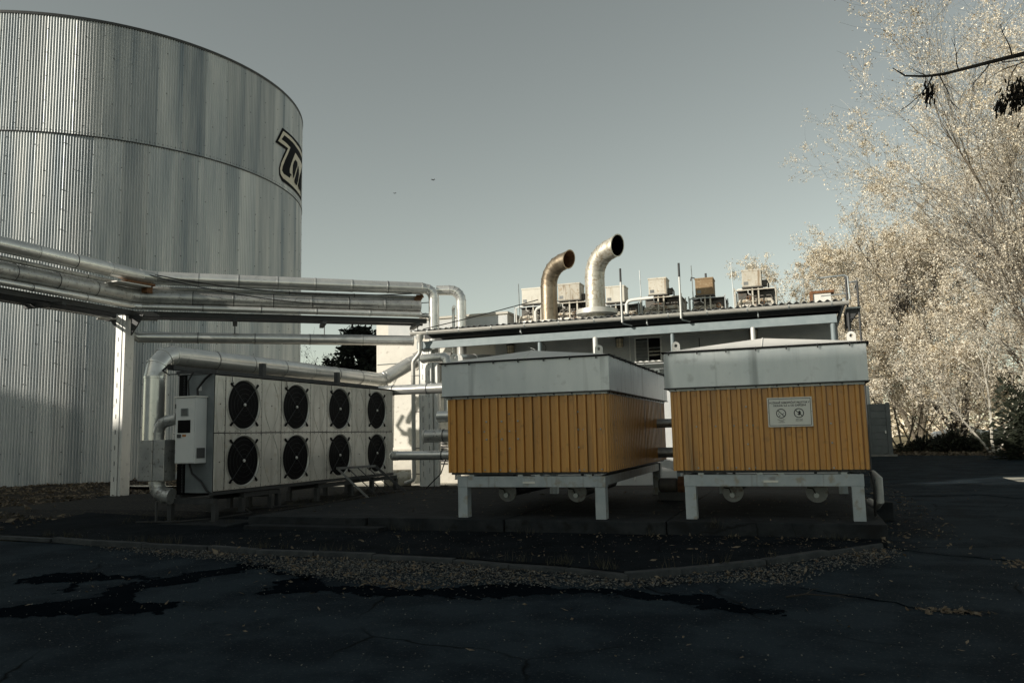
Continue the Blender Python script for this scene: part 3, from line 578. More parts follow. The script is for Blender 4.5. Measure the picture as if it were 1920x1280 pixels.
MB().bar(P3(PX-0.65, PY-0.4, 4.93), P3(PX-0.2, PY+0.2, 4.93), 0.3, 0.03).build('saddle_plate', 'white_paint', rk)
ce = e45+D45*(-0.3)
sad = MB()
for k in range(5): sad.bar(ce+P3(0, 0, 0.62+k*0.045)-N45*0.35+D45*(0.05*k), ce+P3(0, 0, 0.62+k*0.045)+N45*(0.20-0.03*k)+D45*(0.02*k), 0.22, 0.022)
sad.build('saddle_stack', 'rust', rk)
# pipes carried by the rack
def rack_path(z, offA, off45, y0=3.0, end=7.55, xa=PX):
    """straight along the lane, then the bend, then towards the building"""
    a = P3(xa+offA, y0, z); base = gA+N45*off45; base.z = z
    # intersection of x = xa+offA with the 45 line
    t = (xa+offA-base.x)/D45.x; c = base+D45*t
    return [a, c, base+D45*end]
up = rack_path(6.05, 0.55, 0.16, end=8.15)
A_top = up[-1]
pipe('insulated_pipe', 'topmost thick clad pipe on the rack, bending towards the roof', 'pipe', up, 0.185, 1.05, bend=0.55, group='clad pipes on the rack', gore=40)
pipe('insulated_pipe', 'thick dented dull clad pipe on the rack, second from the top', 'pipe', rack_path(5.52, 0.30, 0.05, end=8.1), 0.205, 1.1, m='clad_dull', bend=0.7, group='clad pipes on the rack', gore=22)
pipe('insulated_pipe', 'slim shiny pipe along the rack girder, below the two thick pipes', 'pipe', rack_path(5.225, 0.40, 0.22, end=8.1), 0.085, 1.6, bend=0.3, group='clad pipes on the rack', n=14, gore=40)
pipe('insulated_pipe', 'slim pipe tucked under the topmost thick pipe of the rack', 'pipe', rack_path(5.80, 0.30, -0.10, end=8.0), 0.06, 1.8, m='clad_dull', bend=0.3, group='clad pipes on the rack', n=12, gore=40)
pipe('insulated_pipe', 'thin bare pipe under the girder on the lane side of the rack', 'pipe', rack_path(5.03, -0.70, -0.75, end=0.6), 0.05, 2.0, m='clad_dull', bend=0.3, group='clad pipes on the rack', n=10, gore=40)
lo = gA-N45*0.05; f0 = lo+D45*(-0.25)
pipe('insulated_pipe', 'lowest clad pipe slung under the rack, dropping through an elbow behind the pale post', 'pipe', [P3(f0.x-0.12, f0.y+0.28, 5.0), P3(f0.x-0.12, f0.y+0.28, 4.45), P3(lo.x+D45.x*7.9, lo.y+D45.y*7.9, 4.45)], 0.155, 1.5, bend=0.34, group='clad pipes on the rack', gore=45)
# risers through the canopy roof
pipe('riser_pipe', 'left one of two pale elbowed risers going down through the roof edge', 'pipe', [A_top-D45*0.05, A_top+D45*0.36, P3(A_top.x+D45.x*0.36, A_top.y+D45.y*0.36, 0.4)], 0.165, 1.2, bend=0.30, group='elbowed risers at the roof edge', gore=24, m='clad')
b0 = A_top+D45*0.50
pipe('riser_pipe', 'right one of two pale elbowed risers, with a mitred top', 'pipe', [P3(b0.x-0.1, b0.y+0.1, 6.03), P3(-9.83, 22.55, 6.03), P3(-9.83, 22.55, 0.4)], 0.155, 1.2, bend=0.34, group='elbowed risers at the roof edge', gore=18)
pipe('riser_pipe', 'slim pale drop pipe beside the risers above the roof edge', 'pipe', [P3(-11.0, 22.0, 5.23), P3(-10.62, 22.1, 5.23), P3(-10.62, 22.1, 3.2)], 0.075, 1.3, bend=0.18, gore=24, n=14)
pipe('riser_pipe', 'thin pipe squeezed between the two elbowed risers', 'pipe', [P3(-10.0, 22.4, 5.5), P3(-10.12, 22.6, 5.5), P3(-10.12, 22.6, 2.0)], 0.05, 1.3, bend=0.12, gore=40, n=10)
# slack black cables
def sag(a, b, d, n=18):
    a = Vector(a); b = Vector(b); return [a.lerp(b, t/n)-Vector((0, 0, 4*d*(t/n)*(1-t/n))) for t in range(n+1)]
k0 = gA+D45*0.3+N45*0.4; k1 = gA+D45*7.8+N45*0.25
tag(MB().tube(sag((k0.x-0.5, k0.y-0.35, 6.27), (k1.x, k1.y, 5.86), 0.30), 0.017, 5).build('cable', 'cable', smooth=60), 'black cable sagging from the rack bend up to the rusty saddle', 'cable', 'cables slung along the rack')
tag(MB().tube(sag((k0.x-0.2, k0.y-0.2, 6.2), (k1.x+0.4, k1.y+0.4, 5.62), 0.42), 0.014, 5).build('cable', 'cable', smooth=60), 'black cable lying lowest along the dented clad pipe', 'cable', 'cables slung along the rack')


# ------------------------------------------------------------------ orange housed units on grey frames
def corr_sheet(x0, x1, pitch=0.14, depth=0.036, z0=0.94, z1=2.075, y=0.0, axis='x', out=-1, phase=0.0):
    """trapezoid profiled sheet; returns MB. along axis x at y (facing out*-y...) or along axis y at x"""
    pr = []; t = x0
    prof = [(0.0, 0), (0.48, 0), (0.58, 1), (0.87, 1), (0.88, -0.7), (0.985, -0.7), (1.0, 0)]
    k = math.floor((x0-phase)/pitch)
    while True:
        base = phase+k*pitch; done = False
        for u, h in prof[:-1]:
            s_ = base+u*pitch
            if s_ < x0: continue
            if s_ > x1: done = True; break
            pr.append((s_, h))
        if done: break
        k += 1
    def hat(s_):
        u = ((s_-phase)/pitch) % 1.0
        for (u0, h0), (u1, h1) in zip(prof, prof[1:]):
            if u0 <= u <= u1: return h0+(h1-h0)*(u-u0)/(u1-u0)
        return 0
    pr = [(x0, hat(x0))]+pr+[(x1, hat(x1))]
    mb = MB(); vs = []; th = 0.004
    for zz in (z0, z1):
        for s_, h in pr:
            o_ = out*(depth*h)
            vs.append((s_, y+o_, zz) if axis == 'x' else (y+o_, s_, zz))
    for zz in (z0, z1):
        for s_, h in pr:
            o_ = out*(depth*h-th)
            vs.append((s_, y+o_, zz) if axis == 'x' else (y+o_, s_, zz))
    n = len(pr)
    fs = [(i, i+1, n+i+1, n+i) for i in range(n-1)]+[(2*n+i+1, 2*n+i, 3*n+i, 3*n+i+1) for i in range(n-1)]
    fs += [(i+1, i, 2*n+i, 2*n+i+1) for i in range(n-1)]+[(n+i, n+i+1, 3*n+i+1, 3*n+i) for i in range(n-1)]
    fs += [(0, n, 3*n, 2*n), (n-1, 3*n-1, 4*n-1, 2*n-1)]
    mb.add(vs, fs); return mb
def housed_unit(x0, x1, y0, y1, label, group, signed=False):
    t = empty('housed_unit', ((x0+x1)/2, (y0+y1)/2, 0.25), label, 'machine housing', group)
    W = x1-x0
    # front, back and side sheets of profiled steel
    fr = [x0, x0+W*0.385, x0+W*0.815, x1]
    for i, (a, b) in enumerate(zip(fr, fr[1:])):
        corr_sheet(a, b, y=y0-0.002*(i % 2), out=-1, phase=x0).build('cladding_sheet', 'orange', t)
        corr_sheet(a, b, y=y1+0.002*(i % 2), out=1, phase=x0).build('cladding_sheet', 'orange', t)
    ns = 5; ys = [y0+(y1-y0)*k/ns for k in range(ns+1)]
    for i, (a, b) in enumerate(zip(ys, ys[1:])):
        corr_sheet(a, b, y=x1+0.002*(i % 2), out=1, axis='y', phase=y0).build('cladding_sheet', 'orange', t)
        corr_sheet(a, b, y=x0-0.002*(i % 2), out=-1, axis='y', phase=y0).build('cladding_sheet', 'orange', t)
    for cx, cy in ((x0, y0), (x1, y0), (x0, y1), (x1, y1)):
        MB().box(cx-0.018, cx+0.018, cy-0.018, cy+0.018, 0.935, 2.07).build('corner_trim', 'orange', t, bevel=0.004)
    MB().box(x0+0.04, x1-0.04, y0+0.04, y1-0.04, 0.93, 2.60).build('casing', 'dark_steel', t)
    MB().box(x0+0.02, x1-0.02, y0+0.02, y1-0.02, 0.905, 0.945).build('floor_pan', 'dark_steel', t)
    # flashing, hood and hipped roof
    MB().box(x0-0.035, x1+0.035, y0-0.035, y1+0.035, 2.072, 2.118).build('flashing', 'galv', t, bevel=0.004)
    fl = MB()
    k = 0; xx = x0+0.06
    while xx < x1:
        fl.cyl((xx, y0-0.034, 2.094), (xx, y0-0.046, 2.094), 0.011, 6); xx += 0.28
    yy = y0+0.1
    while yy < y1:
        for sx, s_ in ((x1+0.034, 1), (x0-0.034, -1)): fl.cyl((sx, yy, 2.094), (sx+0.012*s_, yy, 2.094), 0.011, 6)
        yy += 0.28
    hx0, hx1, hy0, hy1, hz0, hz1 = x0-0.085, x1+0.085, y0-0.085, y1+0.085, 2.118, 2.625
    hood = MB().box(hx0, hx1, hy0, hy1, hz0, hz1).build('hood', 'hood', t, bevel=0.006)
    tr = MB(); e = 0.03
    for a, b, c, d in ((hx0-e, hx1+e, hy0-e, hy0+0.02), (hx0-e, hx1+e, hy1-0.02, hy1+e), (hx0-e, hx0+0.02, hy0+0.021, hy1-0.021), (hx1-0.02, hx1+e, hy0+0.021, hy1-0.021)):
        tr.box(a, b, c, d, hz1+0.001, hz1+0.022)
    tr.build('drip_edge', 'black', t)
    MB().box(hx0-0.012, hx1+0.012, hy0-0.012, hy1+0.012, hz0-0.012, hz0+0.004).build('hood_lip', 'dark_steel', t)
    xm = (x0+x1)/2+0.02; rz = hz1+0.024; apex = hz1+0.185; ry0 = hy0+0.40; ry1 = hy1-0.40
    rvs = [(hx0, hy0, rz), (hx1, hy0, rz), (hx1, hy1, rz), (hx0, hy1, rz), (xm, ry0, apex), (xm, ry1, apex), (xm, hy0, rz)]
    rf = MB().add(rvs, [(0, 6, 4), (6, 1, 4), (1, 2, 5, 4), (2, 3, 5), (3, 0, 4, 5)]).build('roof', 'hood_roof', t)
    MB().tube([(xm, hy0, rz+0.004), (xm, ry0, apex+0.004), (xm, ry1, apex+0.004)], 0.008, 5).build('ridge_seam', 'hood_roof', rf)
    bl = MB(); k = 0; xx = hx0+0.08
    while xx < hx1: bl.cyl((xx, hy0-0.05, hz1+0.012), (xx, hy0-0.02, hz1+0.012), 0.014, 6); bl.box(xx-0.009, xx+0.009, hy0-0.042, hy0-0.031, hz1-0.035, hz1+0.012); xx += 0.405
    yy = hy0+0.2
    while yy < hy1: bl.cyl((hx1+0.02, yy, hz1+0.012), (hx1+0.05, yy, hz1+0.012), 0.014, 6); bl.box(hx1+0.031, hx1+0.042, yy-0.009, yy+0.009, hz1-0.03, hz1+0.012); yy += 0.405
    bl.build('bolts', 'dark_steel', t, kind='stuff')
    # lifting eyes at the corners
    for lx, ly in ((hx0+0.17, hy0+0.12), (hx1-0.17, hy0+0.12), (hx0+0.17, hy1-0.12), (hx1-0.17, hy1-0.12)):
        eye = MB(); nn = 14; outer = [(0.058*math.cos(a), 0.10+0.058*math.sin(a)) for a in [math.pi*q/(nn-1) for q in range(nn)]]
        ring_o = [(0.058, 0.0)]+outer+[(-0.058, 0.0)]
        hole = [(0.024*math.cos(2*math.pi*q/16), 0.10+0.024*math.sin(2*math.pi*q/16)) for q in range(16)]
        for yy_, fl_ in ((ly-0.012, 0), (ly+0.012, 1)):
            # strip between hole and outline
            b = len(eye.v); m_ = 32
            oo = []; hh = []
            for q in range(m_):
                a = 2*math.pi*q/m_; ca, sa = math.cos(a), math.sin(a)
                if sa >= 0: px_, pz_ = 0.058*ca, 0.10+0.058*sa
                else:
                    s_ = min(0.058/abs(ca) if abs(ca) > 1e-6 else 9, 0.10/abs(sa)); px_, pz_ = ca*s_, 0.10+sa*s_
                oo.append((lx+px_, yy_, hz1+0.02+pz_)); hh.append((lx+0.024*ca, yy_, hz1+0.12+0.024*sa))
            eye.add(oo+hh, [(q, (q+1) % m_, m_+(q+1) % m_, m_+q) for q in range(m_)])
        m_ = 32
        for q in range(m_):
            q2 = (q+1) % m_; eye.f.append((q, q2, 64+q2, 64+q)); eye.f.append((32+q, 96+q, 96+q2, 32+q2))
        eye.build('lifting_eye', 'white_paint', t)
    # steel frame: portals, rails and feet
    lx0, lx1 = x0+0.12, x1-0.06
    for fy in (y0+0.03, y1-0.28):
        for a in (lx0, lx1-0.155):
            MB().box(a, a+0.155, fy, fy+0.16, 0.252, 0.715).build('leg', 'frame_paint', t, bevel=0.004)
        MB().box(lx0-0.006, lx1+0.006, fy-0.006, fy+0.166, 0.7155, 0.878).build('beam', 'frame_paint', t, bevel=0.004)
    for a in (lx0+0.02, lx1-0.14): MB().box(a, a+0.12, y0+0.21, y1-0.30, 0.735, 0.87).build('rail', 'frame_paint', t)
    for a in (0.10, 0.44, 0.56, 0.90):
        MB().box(lx0+(lx1-lx0)*a-0.04, lx0+(lx1-lx0)*a+0.04, y0+0.03, y0+0.15, 0.8785, 0.904).build('bearing_pad', 'galv', t)
    xm = (lx0+lx1)/2
    MB().box(xm-0.10, xm+0.10, y0+0.018, y0+0.0235, 0.765, 0.845).build('name_plate', 'frame_paint', t)
    MB().box(xm-0.098, xm+0.098, y0+0.012, y0+0.0175, 0.770, 0.797).build('plate_strip', 'plate', t)
    # flanged pipe ends under the floor
    for f_ in (0.29, 0.745):
        cx = x0+W*f_; cy = y0+0.62; cz = 0.60
        pr_ = MB().lathe((cx, cy, cz), (0, 1, 0), [(0, 0.085), (2.4, 0.085)], 16); po = pr_.build('drain_pipe', 'dark_steel', t, smooth=40)
        MB().lathe((cx, cy-0.03, cz), (0, 1, 0), [(0, 0.150), (0.03, 0.150)], 32).build('flange', 'galv_dark', po, smooth=40)
        MB().lathe((cx-0.01, cy-0.085, cz-0.045), (0, 1, 0), [(0, 0.036), (0.06, 0.040)], 14).build('nozzle', 'galv', po, smooth=40)
        MB().tube([(cx-0.13, cy-0.05, cz+0.06), (cx-0.05, cy-0.07, cz+0.05), (cx-0.02, cy-0.08, cz-0.02)], 0.009, 5).build('hose', 'cable', po, smooth=60)
        MB().box(cx-0.02, cx+0.02, cy+0.3, cy+0.34, cz+0.07, 0.906).build('hanger', 'dark_steel', po)
    # screws on the cladding
    sc = MB()
    for fx in (0.035, 0.13, 0.235, 0.335, 0.435, 0.54, 0.645, 0.755, 0.86, 0.965):
        for zz, p_ in ((1.56, 1), (0.975, 1)):
            sc.lathe((x0+W*fx, y0+0.002, zz), (0, -1, 0), [(0, 0.013), (0.008, 0.013), (0.012, 0.006)], 8)
    for fx in (0.405, 0.835):
        for zz in (1.82, 1.56, 1.30, 0.965): sc.lathe((x0+W*fx, y0-0.040, zz), (0, -1, 0), [(0, 0.013), (0.008, 0.013), (0.012, 0.006)], 8)
    if not signed:
        for fx in (0.255, 0.355, 0.460):
            for zz in (1.71, 1.44): sc.lathe((x0+W*fx, y0-0.040, zz), (0, -1, 0), [(0, 0.015), (0.010, 0.015), (0.014, 0.006)], 8)
    for k in range(10):
        for zz in (1.72, 1.4, 1.08): sc.lathe((x1, y0+0.2+k*0.5, zz), (1, 0, 0), [(0, 0.013), (0.010, 0.010)], 6)
    sc.build('screws', 'galv', t, kind='stuff')
    fl.build('flashing_screws', 'dark_steel', t, kind='stuff')
    return t
housed_unit(-5.245, -2.725, 11.50, 16.55, 'orange profiled metal housing without a sign, nearer the fan cooler, on grey legs', 'orange machine housings')
housed_unit(-1.79, 0.755, 11.72, 16.8, 'orange profiled metal housing with the white warning sign, on grey legs', 'orange machine housings', True)
sg = empty('warning_sign', (-0.18, 11.69, 1.52), 'white framed warning sign with two round prohibition symbols on the orange housing', 'sign')
SX, SZ, SY, SW, SH = -0.182, 1.73, 11.664, 0.585, 0.405
tilt = R_(0.0)
MB().box(SX-SW/2, SX+SW/2, SY, SY+0.006, SZ-SH/2, SZ+SH/2).build('board', 'sign_white', sg, bevel=0.002)
bd = MB(); i0 = 0.017; w_ = 0.007
for a, b, c, d in ((-SW/2+i0, SW/2-i0, SH/2-i0-w_, SH/2-i0), (-SW/2+i0, SW/2-i0, -SH/2+i0, -SH/2+i0+w_), (-SW/2+i0, -SW/2+i0+w_, -SH/2+i0+w_, SH/2-i0-w_), (SW/2-i0-w_, SW/2-i0, -SH/2+i0+w_, SH/2-i0-w_)):
    bd.box(SX+a, SX+b, SY-0.0015, SY-0.0003, SZ+c, SZ+d)
bd.build('border', 'ink', sg)
def text(s, x, z, size, parent, name='lettering', bold=0.0, m='ink', y=None, wid=None):
    cu_ = bpy.data.curves.new('lettering', 'FONT'); cu_.body = s; cu_.size = size; cu_.align_x = 'CENTER'; cu_.offset = bold; cu_.resolution_u = 2
    to = bpy.data.objects.new('lettering_src', cu_); COL.objects.link(to)
    dg = bpy.context.evaluated_depsgraph_get(); me = bpy.data.meshes.new_from_object(to.evaluated_get(dg)); bpy.data.objects.remove(to); bpy.data.curves.remove(cu_)
    xs_ = [v.co.x for v in me.vertices]; k = 1.0
    if wid: k = wid/(max(xs_)-min(xs_))
    org = ORG[parent.name]
    for v in me.vertices: v.co = Vector((x+v.co.x*k, (y if y is not None else SY-0.0012), z+v.co.y))-org
    me.materials.append(MATS[m]); o = bpy.data.objects.new(name, me); COL.objects.link(o); o.parent = parent; ORG[o.name] = org
    return o
text('POŽÁRNĚ NEBEZPEČNÝ PROSTOR V', SX, SZ+0.117, 0.036, sg, bold=0.0009, wid=0.525)
text('OKRUHU 6,5 m OD ZAŘÍZENÍ', SX, SZ+0.078, 0.036, sg, bold=0.0009, wid=0.43)
for cx_, lines in ((SX-0.115, ('Zákaz kouření', 'a vstupu', 's plamenem')), (SX+0.117, ('Zákaz vstupu', 'nepovolaným'))):
    rg = MB(); n = 40; cz_ = SZ-0.018; ro, ri = 0.066, 0.0545
    for k in range(n):
        a0, a1 = 2*math.pi*k/n, 2*math.pi*(k+1)/n
        b = len(rg.v); rg.v += [(cx_+r*math.cos(a), SY-0.0012, cz_+r*math.sin(a)) for r, a in ((ro, a0), (ro, a1), (ri, a1), (ri, a0))]; rg.f.append((b, b+1, b+2, b+3))
    c45 = math.cos(R_(45)); q = 0.0055*c45; L_ = 0.057*c45
    rg.add([(cx_-L_-q, SY-0.0013, cz_+L_-q), (cx_-L_+q, SY-0.0013, cz_+L_+q), (cx_+L_+q, SY-0.0013, cz_-L_+q), (cx_+L_-q, SY-0.0013, cz_-L_-q)], [(0, 1, 2, 3)])
    rg.build('prohibition_ring', 'ink', sg)
    for i, s in enumerate(lines): text(s, cx_, SZ-0.108-0.018*i, 0.0175, sg, bold=0.0004)
pic = MB()   # match with flame
def flat(mb, pts, cx_, cz_, y=SY-0.0011): mb.add([(cx_+a, y, cz_+b) for a, b in pts], [tuple(range(len(pts)))])
cx_, cz_ = SX-0.115, SZ-0.018
flat(pic, [(-0.030, -0.036), (-0.018, -0.040), (-0.008, -0.030), (-0.012, -0.020), (-0.020, -0.028), (-0.028, -0.026)], cx_, cz_); flat(pic, [(0.008, -0.014), (0.030, 0.002), (0.034, -0.004), (0.012, -0.020)], cx_, cz_)
flat(pic, [(0.032, 0.004), (0.040, 0.010), (0.043, 0.004), (0.036, -0.002)], cx_, cz_)
flat(pic, [(-0.036, 0.000), (-0.030, 0.006), (-0.026, -0.004), (-0.030, -0.016), (-0.036, -0.012)], cx_, cz_)
pic.build('pictogram', 'ink', sg)
pic = MB(); cx_ = SX+0.117
flat(pic, [(0.0, 0.0), (-0.010, 0.016), (-0.004, 0.020), (0.002, 0.030), (0.010, 0.034), (0.014, 0.026), (0.020, 0.030), (0.018, 0.018), (0.030, 0.022), (0.022, 0.006), (0.026, -0.010), (0.016, -0.018), (0.010, -0.030), (-0.006, -0.030), (-0.020, -0.020), (-0.026, -0.012), (-0.010, -0.014)], cx_, cz_)
pic.build('pictogram', 'ink', sg)
for sx in (-1, 1): MB().lathe((SX+sx*(SW/2-0.009), SY, SZ), (0, -1, 0), [(0, 0.005), (0.004, 0.004)], 8).build('screw', 'dark_steel', sg)


CX0, CX1, CY0, CY1, CZ0, CZM, CZ1 = -10.72, -9.90, 11.63, 18.24, 0.62, 1.655, 2.70
co = empty('dry_cooler', (-10.3, 14.9, 0.19), 'long upright fan cooler with eight black fans in two rows', 'cooler')
seams = [11.63, 11.91, 12.95, 13.57, 14.59, 15.22, 16.26, 16.89, 17.93, 18.24]
MB().box(CX0+0.14, CX1-0.30, CY0+0.02, CY1-0.02, CZ0+0.03, CZ1-0.02).build('core', 'black', co)
FR = 0.475
def fan_panel(y0, y1, z0, z1):
    """square sheet with a round opening, a deep bellmouth, blades, hub and a wire guard"""
    cy, cz = (y0+y1)/2, (z0+z1)/2; n = 48; g_ = 0.008; X = CX1
    mb = MB(); o_, i_ = [], []
    for k in range(n):
        a = 2*math.pi*(k+0.5)/n; ca, sa = math.cos(a), math.sin(a)
        hw, hh = (y1-y0)/2-g_, (z1-z0)/2-g_; s_ = min(hw/abs(ca), hh/abs(sa))
        o_.append((X, cy+ca*s_, cz+sa*s_)); i_.append((X, cy+ca*FR, cz+sa*FR))
    mb.add(o_+i_, [(k, (k+1) % n, n+(k+1) % n, n+k) for k in range(n)])
    # corners
    p = mb.build('fan_panel', 'fan_panel', co)
    bw = MB().box(X-0.03, X-0.004, y0+g_, y1-g_, z0+g_, z0+g_+0.02).box(X-0.03, X-0.004, y0+g_, y1-g_, z1-g_-0.02, z1-g_)
    cn = MB()
    for sy in (-1, 1):
        for sz in (-1, 1):
            cyy, czz = cy+sy*((y1-y0)/2-g_), cz+sz*((z1-z0)/2-g_); 
            MB().add([(X-0.002, cyy, czz), (X-0.002, cyy-sy*0.12, czz), (X-0.002, cyy, czz-sz*0.12)], [(0, 1, 2)]).build('corner_fill', 'fan_panel', p)
    bw.build('edge_fold', 'fan_panel', p)
    MB().lathe((X-0.16, cy, cz), (1, 0, 0), [(0, FR-0.03), (0.12, FR-0.022), (0.155, FR-0.006), (0.168, FR+0.012), (0.172, FR+0.004), (0.165, FR-0.022), (0.12, FR-0.036), (0.0, FR-0.044)], 48, (False, False)).build('bellmouth', 'fan_panel', p, smooth=60)
    MB().lathe((X-0.275, cy, cz), (1, 0, 0), [(0, FR-0.02), (0.12, FR-0.02)], 40, (True, False)).build('fan_tunnel', 'black', p, smooth=50)
    bl = MB(); a0 = random.uniform(0, 6.28)
    for k in range(5):
        a = a0+2*math.pi*k/5
        def pt(r, da, dx): return (X-0.14+dx, cy+r*math.cos(a+da), cz+r*math.sin(a+da))
        bl.add([pt(0.10, -0.25, -0.03), pt(0.27, -0.30, -0.035), pt(0.42, -0.42, -0.04), pt(0.42, 0.10, 0.04), pt(0.27, 0.20, 0.045), pt(0.10, 0.25, 0.03)], [(0, 1, 4, 5), (1, 2, 3, 4)])
    bl.build('blades', 'blade', p)
    MB().lathe((X-0.18, cy, cz), (1, 0, 0), [(0, 0.11), (0.08, 0.11), (0.10, 0.09), (0.11, 0.05)], 20).build('hub', 'black', p, smooth=35)
    MB().lathe((X+0.0, cy+0.01, cz), (1, 0, 0), [(0, 0.030), (0.02, 0.028), (0.026, 0.016)], 12).build('hub_glint', 'white_paint', p, smooth=35)  # white disc paints a glint at the middle of the black hub
    gd = MB()
    for rr in (0.12, 0.21, 0.30, 0.39, 0.46): gd.torus((X+0.015, cy, cz), (1, 0, 0), rr, 0.0022, 36, 3)
    for k in range(4):
        a = R_(45+90*k); ca, sa = math.cos(a), math.sin(a)
        gd.tube([(X+0.018, cy+0.06*ca, cz+0.06*sa), (X+0.018, cy+(FR+0.03)*ca, cz+(FR+0.03)*sa)], 0.006, 5)
    gd.build('guard', 'dark_steel', p)
    for k in range(4):
        a = R_(45+90*k); ca, sa = math.cos(a), math.sin(a)
        MB().bar((X+0.012, cy+(FR-0.01)*ca, cz+(FR-0.01)*sa), (X+0.012, cy+(FR+0.075)*ca, cz+(FR+0.075)*sa), 0.035, 0.025, up=(1, 0, 0)).build('clip', 'black', p)
def infill(y0, y1, z0, z1):
    g_ = 0.008; cy = (y0+y1)/2; X = CX1
    p = MB().box(X-0.02, X, y0+g_, y1-g_, z0+g_, z1-g_).build('infill_panel', 'fan_panel', co, bevel=0.004)
    if y1-y0 > 0.25:
        em = MB(); w = (y1-y0)*0.36
        for s_ in (-1, 1):
            pts = [(X+0.001, cy+s_*(0.05+(w-0.05)*math.sin(math.pi*t/14)), z0+0.06+(z1-z0-0.12)*t/14) for t in range(15)]
            em.tube(pts, 0.006, 5)
        em.build('pressed_rib', 'fan_panel', p, smooth=60)
        MB().lathe((X, cy, (z0+z1)/2), (1, 0, 0), [(0, 0.012), (0.008, 0.010)], 8).build('stud', 'dark_steel', p)
for k in range(9):
    y0, y1 = seams[k], seams[k+1]
    for z0, z1 in ((CZ0, CZM), (CZM, CZ1)):
        (fan_panel if k % 2 else infill)(y0, y1, z0, z1)
sc = MB()
for y in seams[1:-1]:
    for z in np.arange(CZ0+0.05, CZ1, 0.16): sc.box(CX1-0.004, CX1+0.006, y-0.022, y-0.013, z, z+0.012)
for y in np.arange(CY0+0.1, CY1, 0.15):
    for z in (CZ0+0.02, CZM-0.03, CZM+0.02): sc.box(CX1-0.004, CX1+0.006, y, y+0.012, z, z+0.012)
sc.build('screws', 'dark_steel', co, kind='stuff')
MB().box(CX1-0.028, CX1-0.021, CY0, CY1, CZ0, CZ1).build('back_sheet', 'black', co)
# closed end facing the lane
MB().box(-10.52, CX1-0.022, CY0-0.012, CY0+0.01, CZ0-0.02, CZ1+0.01).build('end_panel', 'coil_panel', co, bevel=0.004)
MB().box(CX0, -10.60, CY0, CY1, CZ0-0.05, CZ1+0.02).build('coil', 'black', co)
fn = MB()
for z in np.arange(CZ0, CZ1, 0.05): fn.torus((-10.57, CY0-0.02, z), (1, 0, 0.0), 0.018, 0.008, 8, 5)
fn.build('tube_bends', 'dark_steel', co, kind='stuff')
MB().box(CX0-0.02, CX1+0.02, CY0-0.02, CY1+0.02, CZ1+0.011, CZ1+0.03).build('top_rail', 'dark_steel', co)
MB().box(-9.98, CX1+0.01, CY0-0.02, CY1, CZ0-0.06, CZ0-0.005).box(CX0, CX0+0.1, CY0-0.02, CY1, CZ0-0.11, CZ0-0.055).build('base_rail', 'dark_steel', co)
MB().box(-10.27, -10.19, CY0-0.0155, CY0-0.0125, 2.42, 2.50).build('sticker', 'plate', co)
# control cabinet on the end panel
cb = MB().box(-10.50, -10.06, CY0-0.30, CY0-0.014, 1.13, 2.29).build('control_cabinet', 'cabinet', co, bevel=0.008, label='light grey control cabinet on the end of the cooler')
MB().box(-10.485, -10.075, CY0-0.312, CY0-0.302, 1.145, 2.275).build('door', 'cabinet', cb, bevel=0.003)
MB().box(-10.52, -10.04, CY0-0.33, CY0-0.014, 2.291, 2.315).build('rain_lid', 'white_paint', cb)
def vent(x0, x1, z0, z1, y, m='grille', fr='galv'):
    MB().box(x0-0.012, x1+0.012, y-0.008, y, z0-0.012, z1+0.012).build('vent_frame', fr, cb)
    mb = MB()
    for z in np.arange(z0, z1-0.005, 0.014): mb.box(x0, x1, y-0.014, y-0.0085, z, z+0.008)
    mb.build('vent_slats', m, cb)
vent(-10.36, -10.22, 1.97, 2.09, CY0-0.3125); vent(-10.42, -10.17, 1.68, 1.88, CY0-0.3125, 'black', 'black')
MB().box(-10.44, -10.36, CY0-0.328, CY0-0.3125, 1.585, 1.645).build('switch', 'dark_steel', cb); MB().box(-10.33, -10.25, CY0-0.3165, CY0-0.3125, 1.60, 1.64).build('warning_label', 'label_orange', cb)
MB().box(-10.055, -10.050, CY0-0.26, CY0-0.06, 1.22, 1.40).build('side_vent', 'grille', cb)
for z in (1.3, 2.1): MB().cyl((-10.495, CY0-0.31, z), (-10.495, CY0-0.31, z+0.08), 0.012, 8).build('hinge', 'dark_steel', cb)
for pts_, r_ in (([(-10.2, CY0-0.10, 2.31), (-10.22, CY0-0.09, 2.45), (-10.08, CY0-0.07, 2.62), (-9.96, CY0-0.05, 2.72)], 0.022), ([(-10.40, CY0-0.1, 2.31), (-10.42, CY0-0.1, 2.6), (-10.36, CY0-0.05, 2.76)], 0.016),
                 ([(-10.3, CY0-0.16, 1.13), (-10.27, CY0-0.12, 0.95), (-10.1, CY0-0.08, 0.80), (-10.0, CY0-0.05, 0.64), (-9.95, CY0-0.03, 0.60)], 0.020)):
    MB().tube(pts_, r_, 6).build('conduit', 'cable', co, smooth=60)
